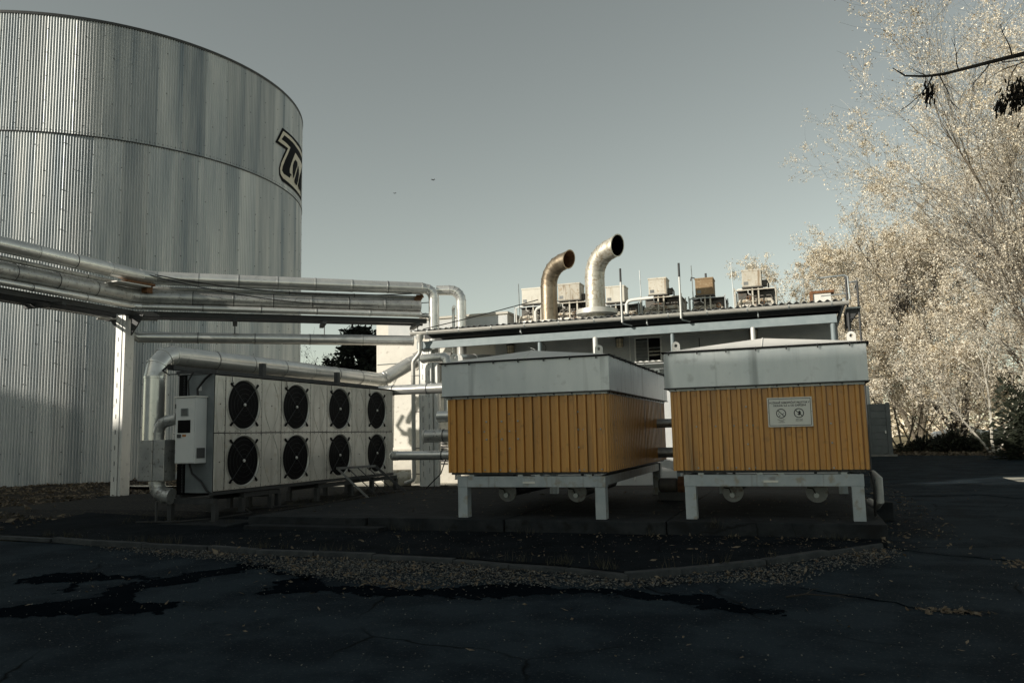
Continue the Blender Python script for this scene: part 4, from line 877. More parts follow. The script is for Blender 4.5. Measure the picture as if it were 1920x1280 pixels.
# cable tray over the top
tm = MB()
for s_ in (0, 0.14): tm.bar((-10.9+s_, CY0-0.1, 2.86), (-10.9+s_, CY1, 2.86), 0.012, 0.07)
for y in np.arange(CY0, CY1, 0.09): tm.bar((-10.9, y, 2.84), (-10.76, y, 2.84), 0.02, 0.012)
tm.build('cable_tray', 'dark_steel', co)
tl = MB(); 
for s_ in range(3): tl.tube([(-10.8+0.02*s_, CY0+0.2, 2.87), (-10.83, CY0-0.15, 2.88+0.02*s_), (-10.86, CY0-0.24-0.02*s_, 2.80), (-10.8, CY0-0.18, 2.73), (-10.66, CY0-0.05, 2.74)], 0.010, 5)
tl.build('cable_loop', 'cable', co, smooth=60)
MB().bar((-10.72, CY0-0.05, 2.765), (-9.95, CY0+0.10, 2.765), 0.06, 0.05).build('strut', 'dark_steel', co)
for y in (13.1, 15.8): MB().box(-10.1, -10.0, y, y+0.10, 2.731, 3.02).build('pipe_support', 'dark_steel', co)
MB().bar((-10.05, 16.2, 2.76), (-10.05, 17.7, 2.76), 0.06, 0.05).build('strut', 'dark_steel', co)
fw = MB()
for k in (1, 3, 5, 7):
    y = seams[k]+0.17
    zt = CZ1-0.01; MB().tube([(CX1+0.01, y-0.15, zt+0.04), (CX1+0.03, y-0.04, zt), (CX1+0.02, y-0.02, zt-0.08), (CX1+0.01, y+0.03, zt-0.13)], 0.007, 5).build('fan_cable', 'cable', co, smooth=60)
# benches
def bench(pts, z_top, z0, w=0.10):
    (xa, ya_), (xb, yb) = pts
    b = MB().bar((xa, ya_, z_top-0.045), (xb, yb, z_top-0.045), w, 0.09).build('bench_beam', 'dark_steel', co)
    for x, y in pts: MB().box(x-0.045, x+0.045, y-0.045, y+0.045, z0, z_top-0.092).build('leg', 'dark_steel', co); MB().box(x-0.07, x+0.07, y-0.07, y+0.07, z0, z0+0.012).build('foot_plate', 'dark_steel', co)
bench([(-10.82, 11.62), (-9.93, 11.72)], 0.50, 0.10); bench([(-10.82, 13.2), (-9.93, 13.3)], 0.50, 0.19)
for a, b in ((12.5, 13.6), (14.95, 16.35), (17.3, 18.5)):
    bench([(-9.98, a), (-9.98, b)], 0.545, 0.19, 0.09); bench([(-10.68, a), (-10.68, b)], 0.495, 0.19, 0.09)
# big clad pipe: up the end, over the cooler, off to the building
pipe('insulated_pipe', 'thick shiny clad pipe rising at the cooler end and running over its top', 'pipe',
     [(-11.02, 11.95, 1.10), (-11.37, 11.72, 1.18), (-11.37, 11.72, 3.16), (-11.37, 20.3, 3.16), (-10.7, 21.1, 3.75), (-9.6, 21.3, 3.75)], 0.195, 1.1, bend=0.42, gore=30)
pipe('insulated_pipe', 'second clad pipe lying just behind the far top of the cooler', 'pipe', [(-10.95, 18.4, 2.72), (-8.0, 18.4, 2.72)], 0.13, 1.0)
# water box with elbows at the cooler end
wb = empty('junction_box', (-11.0, 11.4, 0.5), 'dull grey sheet metal box with clad elbows beside the cooler end', 'box')
MB().box(-11.30, -10.98, 11.30, 11.62, 0.83, 1.555).build('cover', 'clad_dull', wb, bevel=0.006); MB().box(-10.972, -10.72, 11.31, 11.60, 0.83, 1.555).build('cover', 'clad_dull', wb, bevel=0.006)
pipe('', '', '', [(-11.0, 11.46, 1.557), (-11.0, 11.46, 1.86), (-10.62, 11.52, 1.93)], 0.10, 1.0, bend=0.2, gore=24, parent=wb, m='clad_dull')
pipe('', '', '', [(-11.0, 11.46, 0.825), (-11.0, 11.46, 0.60), (-10.70, 11.5, 0.55)], 0.14, 1.0, bend=0.2, gore=24, parent=wb, m='clad_dull')
MB().tube([(-11.0, 11.46, 0.46), (-11.0, 11.46, 0.10)], 0.022, 8).build('drain', 'dark_steel', wb, smooth=60)
MB().cyl((-10.70, 11.5, 1.66), (-10.55, 11.5, 1.66), 0.014, 8).build('bleed_valve', 'plate', wb)
# leaning rebar frame
rf = empty('rebar_frame', (-9.3, 15.9, 0.19), 'dark steel bar frame leaning against the far cooler fans', 'frame')
t0, t1 = Vector((-9.72, 15.35, 0.86)), Vector((-9.72, 17.0, 0.84)); b0_, b1_ = Vector((-9.05, 15.55, 0.2)), Vector((-9.05, 17.3, 0.2))
MB().bar(t0, t1, 0.05, 0.05).build('top_rail', 'galv_dark', rf)
MB().bar(t0, b0_, 0.03, 0.04).build('side_rail', 'galv_dark', rf); MB().bar(t1, b1_, 0.045, 0.06).build('side_rail', 'dark_steel', rf)
for k in (1, 2, 3): MB().cyl(t0.lerp(t1, k/4), b0_.lerp(b1_, k/4), 0.012, 6).build('bar', 'dark_steel', rf)
# hoses on the ground
for i, (pts, r_, lab) in enumerate((([(-11.2, 11.2, 0.12), (-10.5, 11.35, 0.12), (-10.0, 11.9, 0.14), (-9.6, 12.3, 0.2), (-10.2, 12.9, 0.21), (-9.4, 14, 0.21)], 0.018, 'black hose snaking on the ground under the near cooler end'),
                                    ([(-9.3, 12.7, 0.21), (-9.2, 14.5, 0.21), (-9.6, 16.5, 0.21), (-9.2, 18.6, 0.21)], 0.016, 'black hose lying along the foot of the cooler benches'))):
    tag(MB().tube(pts, r_, 6).build('hose', 'cable', smooth=60), lab, 'hose', 'hoses under the cooler')


BX0, BX1, BYW, BYB = -8.50, 0.95, 22.0, 46.0
pb = empty('plant_building', (-4.0, 21.5, 0), 'low grey plant building with corrugated roof, pale gutter and open canopy posts', 'building')
MB().box(BX0, BX1, BYW, BYW+0.3, 0.0, 4.25).build('wall', 'wall_grey', pb); MB().box(BX1-0.3, BX1, BYW+0.301, BYB, 0.0, 4.3).build('wall', 'wall_grey', pb)
MB().box(BX0, BX0+0.3, BYW+0.301, BYB, 0.0, 4.3).build('wall', 'wall_grey', pb); MB().box(BX0+0.301, BX1-0.301, BYB-0.3, BYB, 0.0, 4.3).build('wall', 'wall_grey', pb)
# corrugated roof sheets
def roof_me():
    n = 6*8; vs = []; fs = []
    for y, z in ((19.96, 4.475), (46.3, 5.2)):
        for i in range(n+1): vs.append((1.02*i/n, y-19.96, z-4.475+0.026*math.cos(2*math.pi*6*i/n)))
    m_ = n+1; k = len(vs); vs += [(x, y, z-0.006) for x, y, z in vs]
    fs = [(i, i+1, m_+i+1, m_+i) for i in range(n)]+[(k+i+1, k+i, k+m_+i, k+m_+i+1) for i in range(n)]+[(i+1, i, k+i, k+i+1) for i in range(n)]
    me = bpy.data.meshes.new('roof_sheet'); me.from_pydata(vs, [], fs); me.polygons.foreach_set('use_smooth', [True]*len(fs)); me.set_sharp_from_angle(angle=R_(50)); me.materials.append(MATS['roof_sheet']); return me
rme = roof_me()
for k in range(11):
    o = bpy.data.objects.new('roof_sheet', rme); COL.objects.link(o); o.parent = pb; o.location = Vector((-10.2+1.02*k, 19.96, 4.475+0.007*(k % 2)))-ORG[pb.name]
MB().box(-10.12, 0.98, 20.55, 20.63, 4.30, 4.445).box(-10.12, 0.98, 21.3, 21.38, 4.33, 4.46).build('purlin', 'dark_steel', pb)
MB().box(1.0, 1.06, 19.94, 46.2, 4.36, 4.50).build('verge_trim', 'galv', pb)
# gutter with straps
gt = MB(); gy, gz, gr = 19.90, 4.40, 0.078; rings = []
for x in (-10.22, 1.14):
    rings.append([(x, gy+gr*math.cos(R_(a)), gz+gr*math.sin(R_(a))) for a in range(170, 371, 20)]+[(x, gy+(gr-0.006)*math.cos(R_(a)), gz+(gr-0.006)*math.sin(R_(a))) for a in range(370, 169, -20)])
gt.rings(rings); go = gt.build('gutter', 'gutter', pb, smooth=35)
MB().tube([(-10.22, gy-gr, gz+0.004), (1.14, gy-gr, gz+0.004)], 0.012, 6).build('bead', 'gutter', go, smooth=60)
for x in (-10.215, 1.13): MB().lathe((x, gy, gz), (1, 0, 0), [(0, 0.076), (0.006, 0.076)], 20).build('stop_end', 'gutter', go)
for k in range(12):
    x = -9.7+k*0.95
    bm_ = MB(); bm_.rings([[(x+dx, gy+rr*math.cos(R_(a)), gz+rr*math.sin(R_(a))) for dx, rr in ((0, gr+0.002), (0.03, gr+0.002), (0.03, gr+0.008), (0, gr+0.008))] for a in range(160, 381, 20)]); bm_.build('strap', 'galv', go)
# downpipe with hopper and swan neck
MB().lathe((-9.95, gy, 4.33), (0, 0, -1), [(0, 0.11), (0.08, 0.11), (0.20, 0.055), (0.24, 0.055)], 16).build('hopper', 'gutter', pb, smooth=40)
dp = MB().tube([(-9.95, gy, 4.1), (-9.95, gy, 3.86), (-9.97, gy, 3.80), (-10.14, gy, 3.62), (-10.16, gy, 3.55), (-10.16, gy, 0.42), (-10.19, gy-0.01, 0.33), (-10.42, gy-0.05, 0.25)], 0.058, 14); do_ = dp.build('downpipe', 'gutter', pb, smooth=40)
for z in (3.2, 2.2, 1.2, 0.5): MB().torus((-10.16, gy, z), (0, 0, 1), 0.060, 0.010, 16, 5).build('collar', 'gutter', do_); MB().box(-10.12, -9.99, gy-0.008, gy+0.008, z-0.012, z+0.012).build('pipe_clip', 'dark_steel', do_)
MB().cyl((-9.99, gy+0.05, 0.2), (-9.99, gy+0.05, 4.05), 0.018, 8).build('conduit', 'galv', pb)
# canopy beam and posts
MB().box(-9.95, 0.86, 20.08, 20.10, 3.96, 4.16).box(-9.95, 0.86, 20.10, 20.18, 4.135, 4.16).box(-9.95, 0.86, 20.10, 20.18, 3.96, 3.985).build('beam', 'beam_paint', pb)
MB().box(-10.12, -9.955, 20.06, 20.25, 3.96, 4.18).build('beam_head', 'beam_paint', pb)
cm = MB(); cm.box(-10.14, -9.74, 20.22, 20.26, 0.12, 3.985); cm.box(-10.14, -9.74, 20.5, 20.54, 0.12, 3.985); cm.box(-9.98, -9.90, 20.261, 20.499, 0.12, 3.985)
cm.build('column', 'post_paint', pb, bevel=0.006)
MB().box(-9.72, -9.60, 20.28, 20.40, 0.12, 3.6).build('column', 'post_paint', pb, bevel=0.006)
MB().box(-10.3, -9.5, 20.1, 20.7, 0.05, 0.14).build('column_footing', 'concrete', pb)
st = MB()
for z in np.arange(0.4, 3.9, 0.3): st.box(-10.03, -10.02, 20.214, 20.219, z, z+0.15); st.box(-9.84, -9.83, 20.214, 20.219, z+0.1, z+0.25)
st.build('weld_seams', 'dark_steel', pb, kind='stuff')
for x, r_ in ((-6.52, 0.05), (-3.0, 0.05), (0.77, 0.06)): MB().cyl((x, 20.16, 0.19), (x, 20.16, 3.959), r_, 14).build('post', 'beam_paint', pb, smooth=40)
for x in (-7.0, -3.6, -0.9): MB().bar((x, 19.98, 4.34), (x, 20.08, 4.20), 0.03, 0.02).box(x-0.012, x+0.012, 19.98, 20.0, 4.22, 4.34).build('eaves_bracket', 'galv', pb)
MB().tube([(-4.86, 19.6, 0.3), (-4.86, 19.6, 3.86)], 0.062, 14).lathe((-4.86, 19.6, 3.86), (0, 0, 1), [(0, 0.064), (0.04, 0.055), (0.065, 0.025)], 14).build('vent_pipe', 'post_paint', pb, smooth=40)
MB().tube([(-1.02, 19.6, 0.3), (-1.02, 19.6, 3.86)], 0.055, 14).lathe((-1.02, 19.6, 3.86), (0, 0, 1), [(0, 0.057), (0.04, 0.048), (0.06, 0.02)], 14).build('vent_pipe', 'post_paint', pb, smooth=40)
MB().tube([(-4.46, 21.970, 0.2), (-4.46, 21.970, 4.2)], 0.02, 8).build('conduit', 'post_paint', pb, smooth=60)
MB().tube(sag((-4.4, 21.960, 4.18), (-1.0, 21.960, 4.16), 0.06), 0.016, 6).build('wall_cable', 'post_paint', pb, smooth=60)
MB().tube([(-2.55, 21.950, 3.0), (-2.55, 21.950, 4.0)], 0.012, 6).build('conduit', 'dark_steel', pb)
lb = MB().tube([(-6.52+0.12*math.cos(a), 20.33, 3.80+0.13*math.sin(a)) for a in np.linspace(-2.2, 2.6, 14)], 0.008, 5); lb.build('cable_loop', 'cable', pb, smooth=60)
MB().tube([(-6.9, 20.35, 3.86), (-6.72, 20.3, 3.78), (-6.6, 20.33, 3.55)], 0.012, 5).build('cable_end', 'galv', pb)
# louvred vent in the wall: frame, fixed slats left, open slats right
vw = MB(); x0, x1, z0, z1 = -4.33, -3.57, 3.42, 4.12
vf = MB().box(x0, x1, 21.940, 21.999, z0, z0+0.04).box(x0, x1, 21.940, 21.999, z1-0.04, z1).box(x0, x0+0.04, 21.940, 21.999, z0+0.0401, z1-0.0401).box(x1-0.04, x1, 21.940, 21.999, z0+0.0401, z1-0.0401).box(-3.96, -3.94, 21.950, 21.998, z0+0.0401, z1-0.0401).build('louvre_window', 'post_paint', pb)
MB().box(x0+0.03, x1-0.03, 21.994, 21.999, z0+0.03, z1-0.03).build('opening', 'black', vf)
for k in range(6):
    z = z0+0.05+k*0.096
    MB().add([(x0+0.045, 21.952, z), (-3.965, 21.952, z), (-3.965, 21.985, z+0.094), (x0+0.045, 21.985, z+0.094)], [(0, 1, 2, 3)]).build('slat', 'vent_louvre', vf)
    if k in (1, 2, 3): MB().add([(-3.935, 21.945, z+0.02), (x1-0.045, 21.945, z+0.02), (x1-0.045, 21.990, z+0.07), (-3.935, 21.990, z+0.07)], [(0, 1, 2, 3)]).build('slat', ('vent_louvre', 'unit_pale', 'unit_pale', 'vent_louvre')[k], vf)
# wall lamps
for i, (x, lab) in enumerate(((-7.98, 'caged wall lamp nearest the riser pipes, above the roof of the unsigned orange housing'), (-4.73, 'caged wall lamp just left of the louvred vent'), (-1.13, 'caged wall lamp above the pale roof of the signed orange housing'))):
    lp = empty('wall_lamp', (x, 21.900, 3.9), lab, 'lamp', 'caged wall lamps')
    MB().lathe((x, 21.880, 4.11), (0, 0, 1), [(0, 0.13), (0.03, 0.12), (0.06, 0.06), (0.10, 0.05)], 16).build('cap', 'dark_steel', lp, smooth=40)
    MB().lathe((x, 21.880, 3.87), (0, 0, 1), [(0, 0.06), (0.03, 0.095), (0.235, 0.10)], 16).build('glass', 'lamp_glass', lp, smooth=40)
    cg = MB()
    for k in range(8): a = 2*math.pi*k/8; cg.cyl((x+0.108*math.cos(a), 21.880+0.108*math.sin(a), 3.88), (x+0.108*math.cos(a), 21.880+0.108*math.sin(a), 4.11), 0.004, 4)
    for z in (3.89, 4.0): cg.torus((x, 21.880, z), (0, 0, 1), 0.108, 0.004, 20, 4)
    cg.build('cage', 'dark_steel', lp); MB().box(x-0.03, x+0.03, 21.900, 21.999, 4.15, 4.21).build('bracket', 'dark_steel', lp)
# landing, railing and ladder at the roof's right end
ld = empty('roof_ladder', (1.45, 20.6, 0), 'steel ladder with landing and railing at the right end of the roof', 'ladder')
MB().box(1.08, 1.40, 20.15, 21.3, 4.27, 4.31).build('landing', 'galv', ld)
for y in (20.2, 21.2): MB().add([(1.08, y, 4.26), (1.38, y, 4.26), (1.08, y, 3.85), (1.08, y+0.02, 4.26), (1.38, y+0.02, 4.26), (1.08, y+0.02, 3.85)], [(0, 1, 2), (5, 4, 3), (0, 3, 4, 1), (1, 4, 5, 2), (2, 5, 3, 0)]).build('bracket', 'dark_steel', ld)
for x, z1 in ((1.12, 5.05), (1.36, 4.92)): MB().cyl((x, 20.18, 0.1), (x, 20.18, z1), 0.024, 8).build('stringer', 'dark_steel', ld)
MB().box(1.10, 1.17, 20.3, 20.38, 0.05, 4.26).build('support_post', 'dark_steel', ld)
for z in np.arange(0.4, 4.2, 0.28): MB().cyl((1.12, 20.18, z), (1.36, 20.18, z), 0.012, 6).build('rung', 'dark_steel', ld)
MB().tube([(0.55, 20.18, 5.06), (1.10, 20.18, 5.08), (1.16, 20.18, 5.04), (1.18, 20.18, 4.5)], 0.022, 8).tube([(0.55, 20.18, 4.62), (1.16, 20.18, 4.64)], 0.014, 8).tube([(1.16, 20.2, 4.9), (1.36, 20.2, 4.92), (1.38, 21.2, 4.92)], 0.018, 8).build('railing', 'galv', ld, smooth=60)
wbx = empty('roof_box', (0.6, 22.9, 4.55), 'small white equipment box in a dark frame at the right roof end', 'box')
MB().box(0.42, 0.88, 22.9, 23.3, 4.58, 5.12).build('case', 'white_paint', wbx, bevel=0.01); MB().box(0.34, 0.96, 22.86, 23.5, 5.121, 5.19).box(0.34, 0.42, 22.86, 22.89, 4.56, 5.12).build('frame', 'rust', wbx)


def roof_z(y): return 4.475+(y-19.96)*0.0275+0.03
# exhaust stacks with swept outlets
def stack(label, x, y, r, z1, rho, ang, tail, hdir, m, group):
    t = empty('exhaust_stack', (x, y, roof_z(y)), label, 'exhaust stack', group)
    z0 = roof_z(y)-0.05; n = 28; h = Vector((*hdir, 0)).normalized(); side = Vector((-h.y, h.x, 0))
    cs = [(math.cos(2*math.pi*k/n), math.sin(2*math.pi*k/n)) for k in range(n)]
    def ring(c, d, rr):
        e = side.cross(d); return [c+side*(rr*a)+e*(rr*b) for a, b in cs]
    up_ = Vector((0, 0, 1)); c0 = Vector((x, y, 0))
    L = z1-z0; k = max(2, round(L/0.62))
    for j in range(k):
        a, b = z0+L*j/k, z0+L*(j+1)/k
        MB().rings([ring(c0+up_*a, up_, r), ring(c0+up_*(b-0.02), up_, r), ring(c0+up_*(b-0.02), up_, r+0.008), ring(c0+up_*b, up_, r+0.008)]).build('shaft_section', m, t, smooth=40)
    cen = c0+up_*z1+h*rho; G = 5; prev = None
    for j in range(G):
        a0, a1 = R_(ang*j/G), R_(ang*(j+1)/G)
        def at(a): return cen+(-h*math.cos(a)+up_*math.sin(a))*rho, (h*math.sin(a)+up_*math.cos(a))
        (p0, d0), (p1, d1) = at(a0), at(a1)
        last = j == G-1; ext = d1*tail if last else Vector((0, 0, 0))
        rr = [ring(p0, d0, r), ring(p0.lerp(p1, 0.94), d0.lerp(d1, 0.94).normalized(), r), ring(p0.lerp(p1, 0.945), d0.lerp(d1, 0.945).normalized(), r+0.008), ring(p1, d1, r+0.008)]
        if not last: MB().rings(rr, (False, False)).build('elbow_gore', m, t, smooth=30)
        else:
            eu = (up_-d1*up_.dot(d1)).normalized()
            def cut(rg, c, k_): return [p+d1*(k_*(p-c).dot(eu)) for p in rg]
            rr += [ring(p1+ext*0.3, d1, r), cut(ring(p1+ext, d1, r+0.003), p1+ext, 0.42), cut(ring(p1+ext+d1*0.012, d1, r+0.016), p1+ext, 0.42), cut(ring(p1+ext+d1*0.012, d1, r-0.012), p1+ext, 0.42)]
            MB().rings(rr, (False, False)).build('outlet', m, t, smooth=30)
            (pm_, dm_) = at(R_(ang*0.55))
            MB().rings([cut(ring(p1+ext+d1*0.010, d1, r-0.012), p1+ext, 0.42), ring(p1, d1, r-0.014), ring(*at(R_(ang*0.8)), r-0.014), ring(pm_, dm_, r-0.014)], (False, True)).build('bore', 'black' if m == 'stack_pale' else 'rust', t, smooth=40)
    MB().lathe((x, y, z0+0.02), (0, 0, 1), [(0, r+0.16), (0.03, r+0.10), (0.09, r+0.02), (0.13, r+0.015)], 28, (False, False)).build('roof_collar', 'white_paint', t, smooth=40)
    return t, z0
stack('dull brownish exhaust stack, the shorter of the two, left', -6.48, 21.0, 0.230, 5.60, 0.60, 82, 0.26, (0.90, -0.44), 'stack_rust', 'swept exhaust stacks')
t_, z_ = stack('pale silver exhaust stack, the taller of the two, right', -5.16, 21.0, 0.268, 5.74, 0.68, 77, 0.30, (0.90, -0.44), 'stack_pale', 'swept exhaust stacks')
MB().lathe((-5.13, 21.0, 4.70), (0, 0, 1), [(0, 0.50), (0.005, 0.56), (0.13, 0.56), (0.135, 0.30), (0.19, 0.26)], 36, (True, False)).build('base_flange', 'gutter', t_, smooth=40)
# roof units: header tank on a stand over a pipe bank and casing
def roof_unit(x0, x1, zt0, zt1, m, label, casing=True, seed=0, wide=0.35, drum=True):
    r = random.Random(seed); y0 = 23.0; zr = roof_z(y0)
    t = empty('roof_unit', ((x0+x1)/2, y0+0.3, zr), label, 'roof unit', 'roof units with header tanks')
    MB().box(x0, x1, y0, y0+0.55, zt0, zt1).build('header_tank', m, t, bevel=0.012)
    MB().box(x0-0.02, x1+0.02, y0-0.02, y0+0.57, zt0-0.03, zt0-0.001).build('tank_tray', 'unit_dark', t)
    MB().box(x0-0.012, x1+0.012, y0-0.012, y0+0.562, zt1-0.035, zt1+0.012).build('tank_lid', m, t, bevel=0.006)
    MB().box(x0+0.04, x0+0.16, y0-0.006, y0-0.001, zt0+0.05, zt0+0.14).build('tank_plate', 'galv_dark', t)
    xm = (x0+x1)/2
    for dx, dy in ((0.10, 0.03), (x1-x0-0.10, 0.03), (0.10, 0.5), (x1-x0-0.10, 0.5)):
        if dx < 0.2 and dy < 0.1: dx = (x1-x0)*0.5
        MB().box(x0+dx-0.02, x0+dx+0.02, y0+dy, y0+dy+0.04, zr-0.06, zt0-0.031).build('stand_leg', 'unit_pale', t)
    c0, c1 = x0-wide*0.55, x1+wide
    if casing:
        MB().box(c0, c1, y0+0.5, y0+1.7, zr+0.1, zt0-0.06).build('casing', 'unit_dark', t, bevel=0.01)
        MB().box(c0-0.02, c1+0.02, y0+0.42, y0+1.75, zt0-0.059, zt0-0.03).build('casing_lid', 'dark_steel', t)
        MB().box(c1+0.002, c1+0.006, y0+0.6, y0+1.6, zr+0.2, zt0-0.16).build('side_panel', 'galv', t)
    H = zt0-zr
    for k, (f_, rr, mm) in enumerate(((0.58, 0.055, 'unit_pale'), (0.42, 0.07, 'clad_rust'), (0.28, 0.05, 'clad_rust'), (0.72, 0.025, 'unit_dark'))):
        z = zr+H*f_; pts = [(c0+0.05*k, y0+0.25, z-0.12), (c0+0.05+0.05*k, y0+0.25, z), (c1-0.08, y0+0.25, z+0.01), (c1-0.03, y0+0.25, z-0.10)]
        po = MB().tube(pts, rr, 10).build('pipe', mm, t, smooth=50)
        for q in range(2):
            xq = c0+(c1-c0)*r.uniform(0.15, 0.9); MB().lathe((xq, y0+0.25, z), (1, 0, 0), [(0, rr+0.02), (0.03, rr+0.02)], 12).build('flange', mm, po)
    MB().tube([(c0-0.05, y0+0.15, zr), (c0-0.05, y0+0.15, zt0-0.10), (c0+0.03, y0+0.15, zt0-0.04), (xm, y0+0.15, zt0-0.04)], 0.022, 7).build('riser', 'white_paint', t, smooth=60)
    MB().box(c0+0.02, c1-0.02, y0+0.12, y0+0.16, zr+0.10, zr+0.14).build('cross_bar', 'unit_pale', t)
    for x in (c0+0.04, c1-0.06): MB().box(x, x+0.05, y0+0.1, y0+0.15, zr-0.06, zr+0.40).build('stub_leg', 'unit_pale', t)
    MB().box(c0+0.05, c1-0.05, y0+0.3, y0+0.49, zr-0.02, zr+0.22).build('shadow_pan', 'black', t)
    if drum:
        MB().lathe((x1+0.03, y0+0.30, zt0+0.02), (0, 0, 1), [(0, 0.11), (0.14, 0.11), (0.18, 0.06)], 14).build('pump_motor', 'unit_dark', t, smooth=40)
        MB().tube([(x1+0.03, y0+0.28, zt0+0.16), (x1+0.12, y0+0.28, zt0+0.20), (x1+0.17, y0+0.28, zt0+0.10), (x1+0.17, y0+0.28, zt0-0.06)], 0.022, 7).build('elbow_pipe', 'unit_dark', t, smooth=60)
    fm = 'galv' if seed % 2 else 'unit_pale'
    for x in (c0-0.06, c1+0.06):
        for y in (y0+0.02, y0+0.9): MB().box(x-0.015, x+0.015, y-0.015, y+0.015, zr-0.05, zt0-0.02).build('frame_upright', fm, t)
    MB().box(c0-0.06, c1+0.06, y0+0.005, y0+0.035, zt0-0.10, zt0-0.075).box(c0-0.06, c1+0.06, y0+0.005, y0+0.035, zr+0.30, zr+0.32).build('frame_bar', fm, t)
    for k in range(3):
        xv = c0+(c1-c0)*r.uniform(0.1, 0.9); zv = zr+H*r.uniform(0.3, 0.75)
        vo_ = MB().torus((xv, y0+0.10, zv), (0, 1, 0), 0.055, 0.009, 14, 5).build('valve_wheel', 'rust', t); MB().cyl((xv, y0+0.10, zv), (xv, y0+0.25, zv), 0.014, 6).build('spindle', 'dark_steel', vo_)
    MB().tube([(c0+0.1, y0+0.12, zr+0.1), (c0+0.2, y0+0.08, zr+H*0.5), (xm, y0+0.06, zr+H*0.62), (c1-0.1, y0+0.08, zr+H*0.3)], 0.010, 5).build('hose', 'cable', t, smooth=60)
    MB().tube([(x0+0.15, y0-0.03, zt0-0.10), (x0+0.15, y0-0.05, zt0-0.2), (x0+0.22, y0-0.05, zt0-0.24)], 0.012, 6).build('drip_pipe', 'white_paint', t)
    return t
roof_unit(-7.98, -7.28, 5.50, 5.98, 'unit_clean', 'roof unit with clean cream header tank, leftmost behind the dull stack', seed=1, drum=False)
roof_unit(-6.81, -6.13, 5.52, 6.02, 'unit_pale', 'roof unit with streaky stained header tank between the two exhaust stacks', seed=2)
roof_unit(-5.33, -4.77, 5.34, 5.82, 'unit_clean', 'roof unit with pale header tank, right behind the taller stack', seed=3, drum=False)
roof_unit(-4.05, -3.53, 5.47, 5.95, 'unit_pale', 'roof unit with rust-streaked header tank above the louvred vent', seed=4)
o_ = roof_unit(-2.71, -2.21, 5.35, 5.83, 'unit_brown', 'roof unit with brown header tank', seed=5, wide=0.25, drum=False)
MB().cyl((-2.42, 23.2, 5.83), (-2.42, 23.2, 6.0), 0.03, 8).build('valve', 'dark_steel', o_); MB().tube([(-2.72, 23.1, 5.86), (-2.82, 23.1, 5.90), (-2.84, 23.1, 5.80)], 0.02, 6).build('tap', 'dark_steel', o_)
roof_unit(-1.41, -0.89, 5.48, 5.95, 'unit_pale', 'roof unit with tall pale header tank, rightmost of the row', seed=6, wide=0.30)
for k, (x, z, lab) in enumerate(((-6.95, 4.95, 'small elbowed pipe stub standing between the two exhaust stacks'), (-4.35, 4.95, 'white elbowed pipe standing right of the taller exhaust stack'))):
    tg = MB().tube([(x, 21.2, 4.48), (x, 21.2, z), (x+0.05, 21.2, z+0.08), (x+0.15, 21.2, z+0.11), (x+0.75, 21.2, z+0.13)], 0.045, 10).build('roof_pipe', 'white_paint', smooth=50); tag(tg, lab, 'pipe', 'loose pipes on the roof')
# lightning rods
for i, (x, y, zt, rr, lab) in enumerate(((-8.05, 23.0, 6.15, 0.014, 'thin lightning rod left of the dull exhaust stack'), (-4.19, 19.80, 5.66, 0.026, 'thick pale rod clamped to the gutter right of the taller stack'),
        (-4.28, 23.1, 6.25, 0.014, 'thin lightning rod left of the rust-streaked header tank'), (-2.71, 19.80, 5.66, 0.026, 'thick pale rod clamped to the gutter left of the brown header tank'),
        (-2.78, 23.1, 6.25, 0.014, 'thin lightning rod just left of the brown header tank'), (-1.66, 23.1, 6.22, 0.014, 'thin lightning rod just left of the rightmost header tank'), (0.22, 23.1, 5.62, 0.016, 'short rod near the white box at the roof end'))):
    t = empty('lightning_rod', (x, y, 4.2), lab, 'rod', 'rods along the roof edge')
    if y < 20:
        MB().tube([(x, y, 4.27), (x, y, zt-0.35)], rr, 8).build('rod', 'post_paint', t, smooth=60); MB().tube([(x, y, zt-0.35), (x, y, zt)], rr*1.05, 8).build('tip', 'dark_steel', t, smooth=60)
        MB().tube([(x, y, 4.28), (x+0.03, y+0.05, 4.24), (x+0.16, y+0.4, 4.23)], 0.02, 6).build('foot_bracket', 'galv', t)
    else: MB().tube([(x, y, roof_z(y)-0.04), (x-0.03, y, zt)], rr, 6).build('rod', 'galv', t, smooth=60)
tag(MB().tube(sag((-9.9, 20.0, 4.5), (-7.0, 21.6, 5.35), 0.02), 0.014, 5).build('stay_wire', 'cable', smooth=60), 'dark stay wire slanting up from the roof edge to the dull stack', 'wire')


# white rendered building behind the risers
wbd = empty('white_building', (-9, 23.4, 0), 'white rendered building with grey wall patches behind the cooler', 'building')
WX0, WX1, WY, WZ = -13.28, -8.6, 23.35, 5.30
MB().box(WX0, WX1, WY, WY+14, 0.0, WZ).build('wall', 'wall_white', wbd)
MB().box(WX0-0.03, WX1, WY-0.03, WY-0.001, 0.0, 1.13).build('plinth', 'plinth', wbd)
MB().box(WX0+0.45, WX1, WY-0.006, WY-0.001, 4.74, 5.26).build('grey_strip', 'wall_grey', wbd)  # flat grey strip drawn for the recess along the wall top
MB().box(WX0-0.04, WX1+0.04, WY-0.06, WY+14.1, WZ+0.001, WZ+0.07).build('coping', 'plinth', wbd)
pl = rough_poly([(-11.9, 4.05), (-11.55, 4.18), (-11.3, 4.0), (-10.75, 3.95), (-10.6, 3.2), (-11.05, 3.35), (-11.4, 3.75)], 0.03, 3, 0.1)
po = MB().prism(pl, lambda p: (p[0], WY-0.002, p[1]), lambda p: (p[0], WY-0.009, p[1])).build('shade_patch', 'wall_shade', wbd)  # grey patch puts the pipe rack's shadow into the wall colour
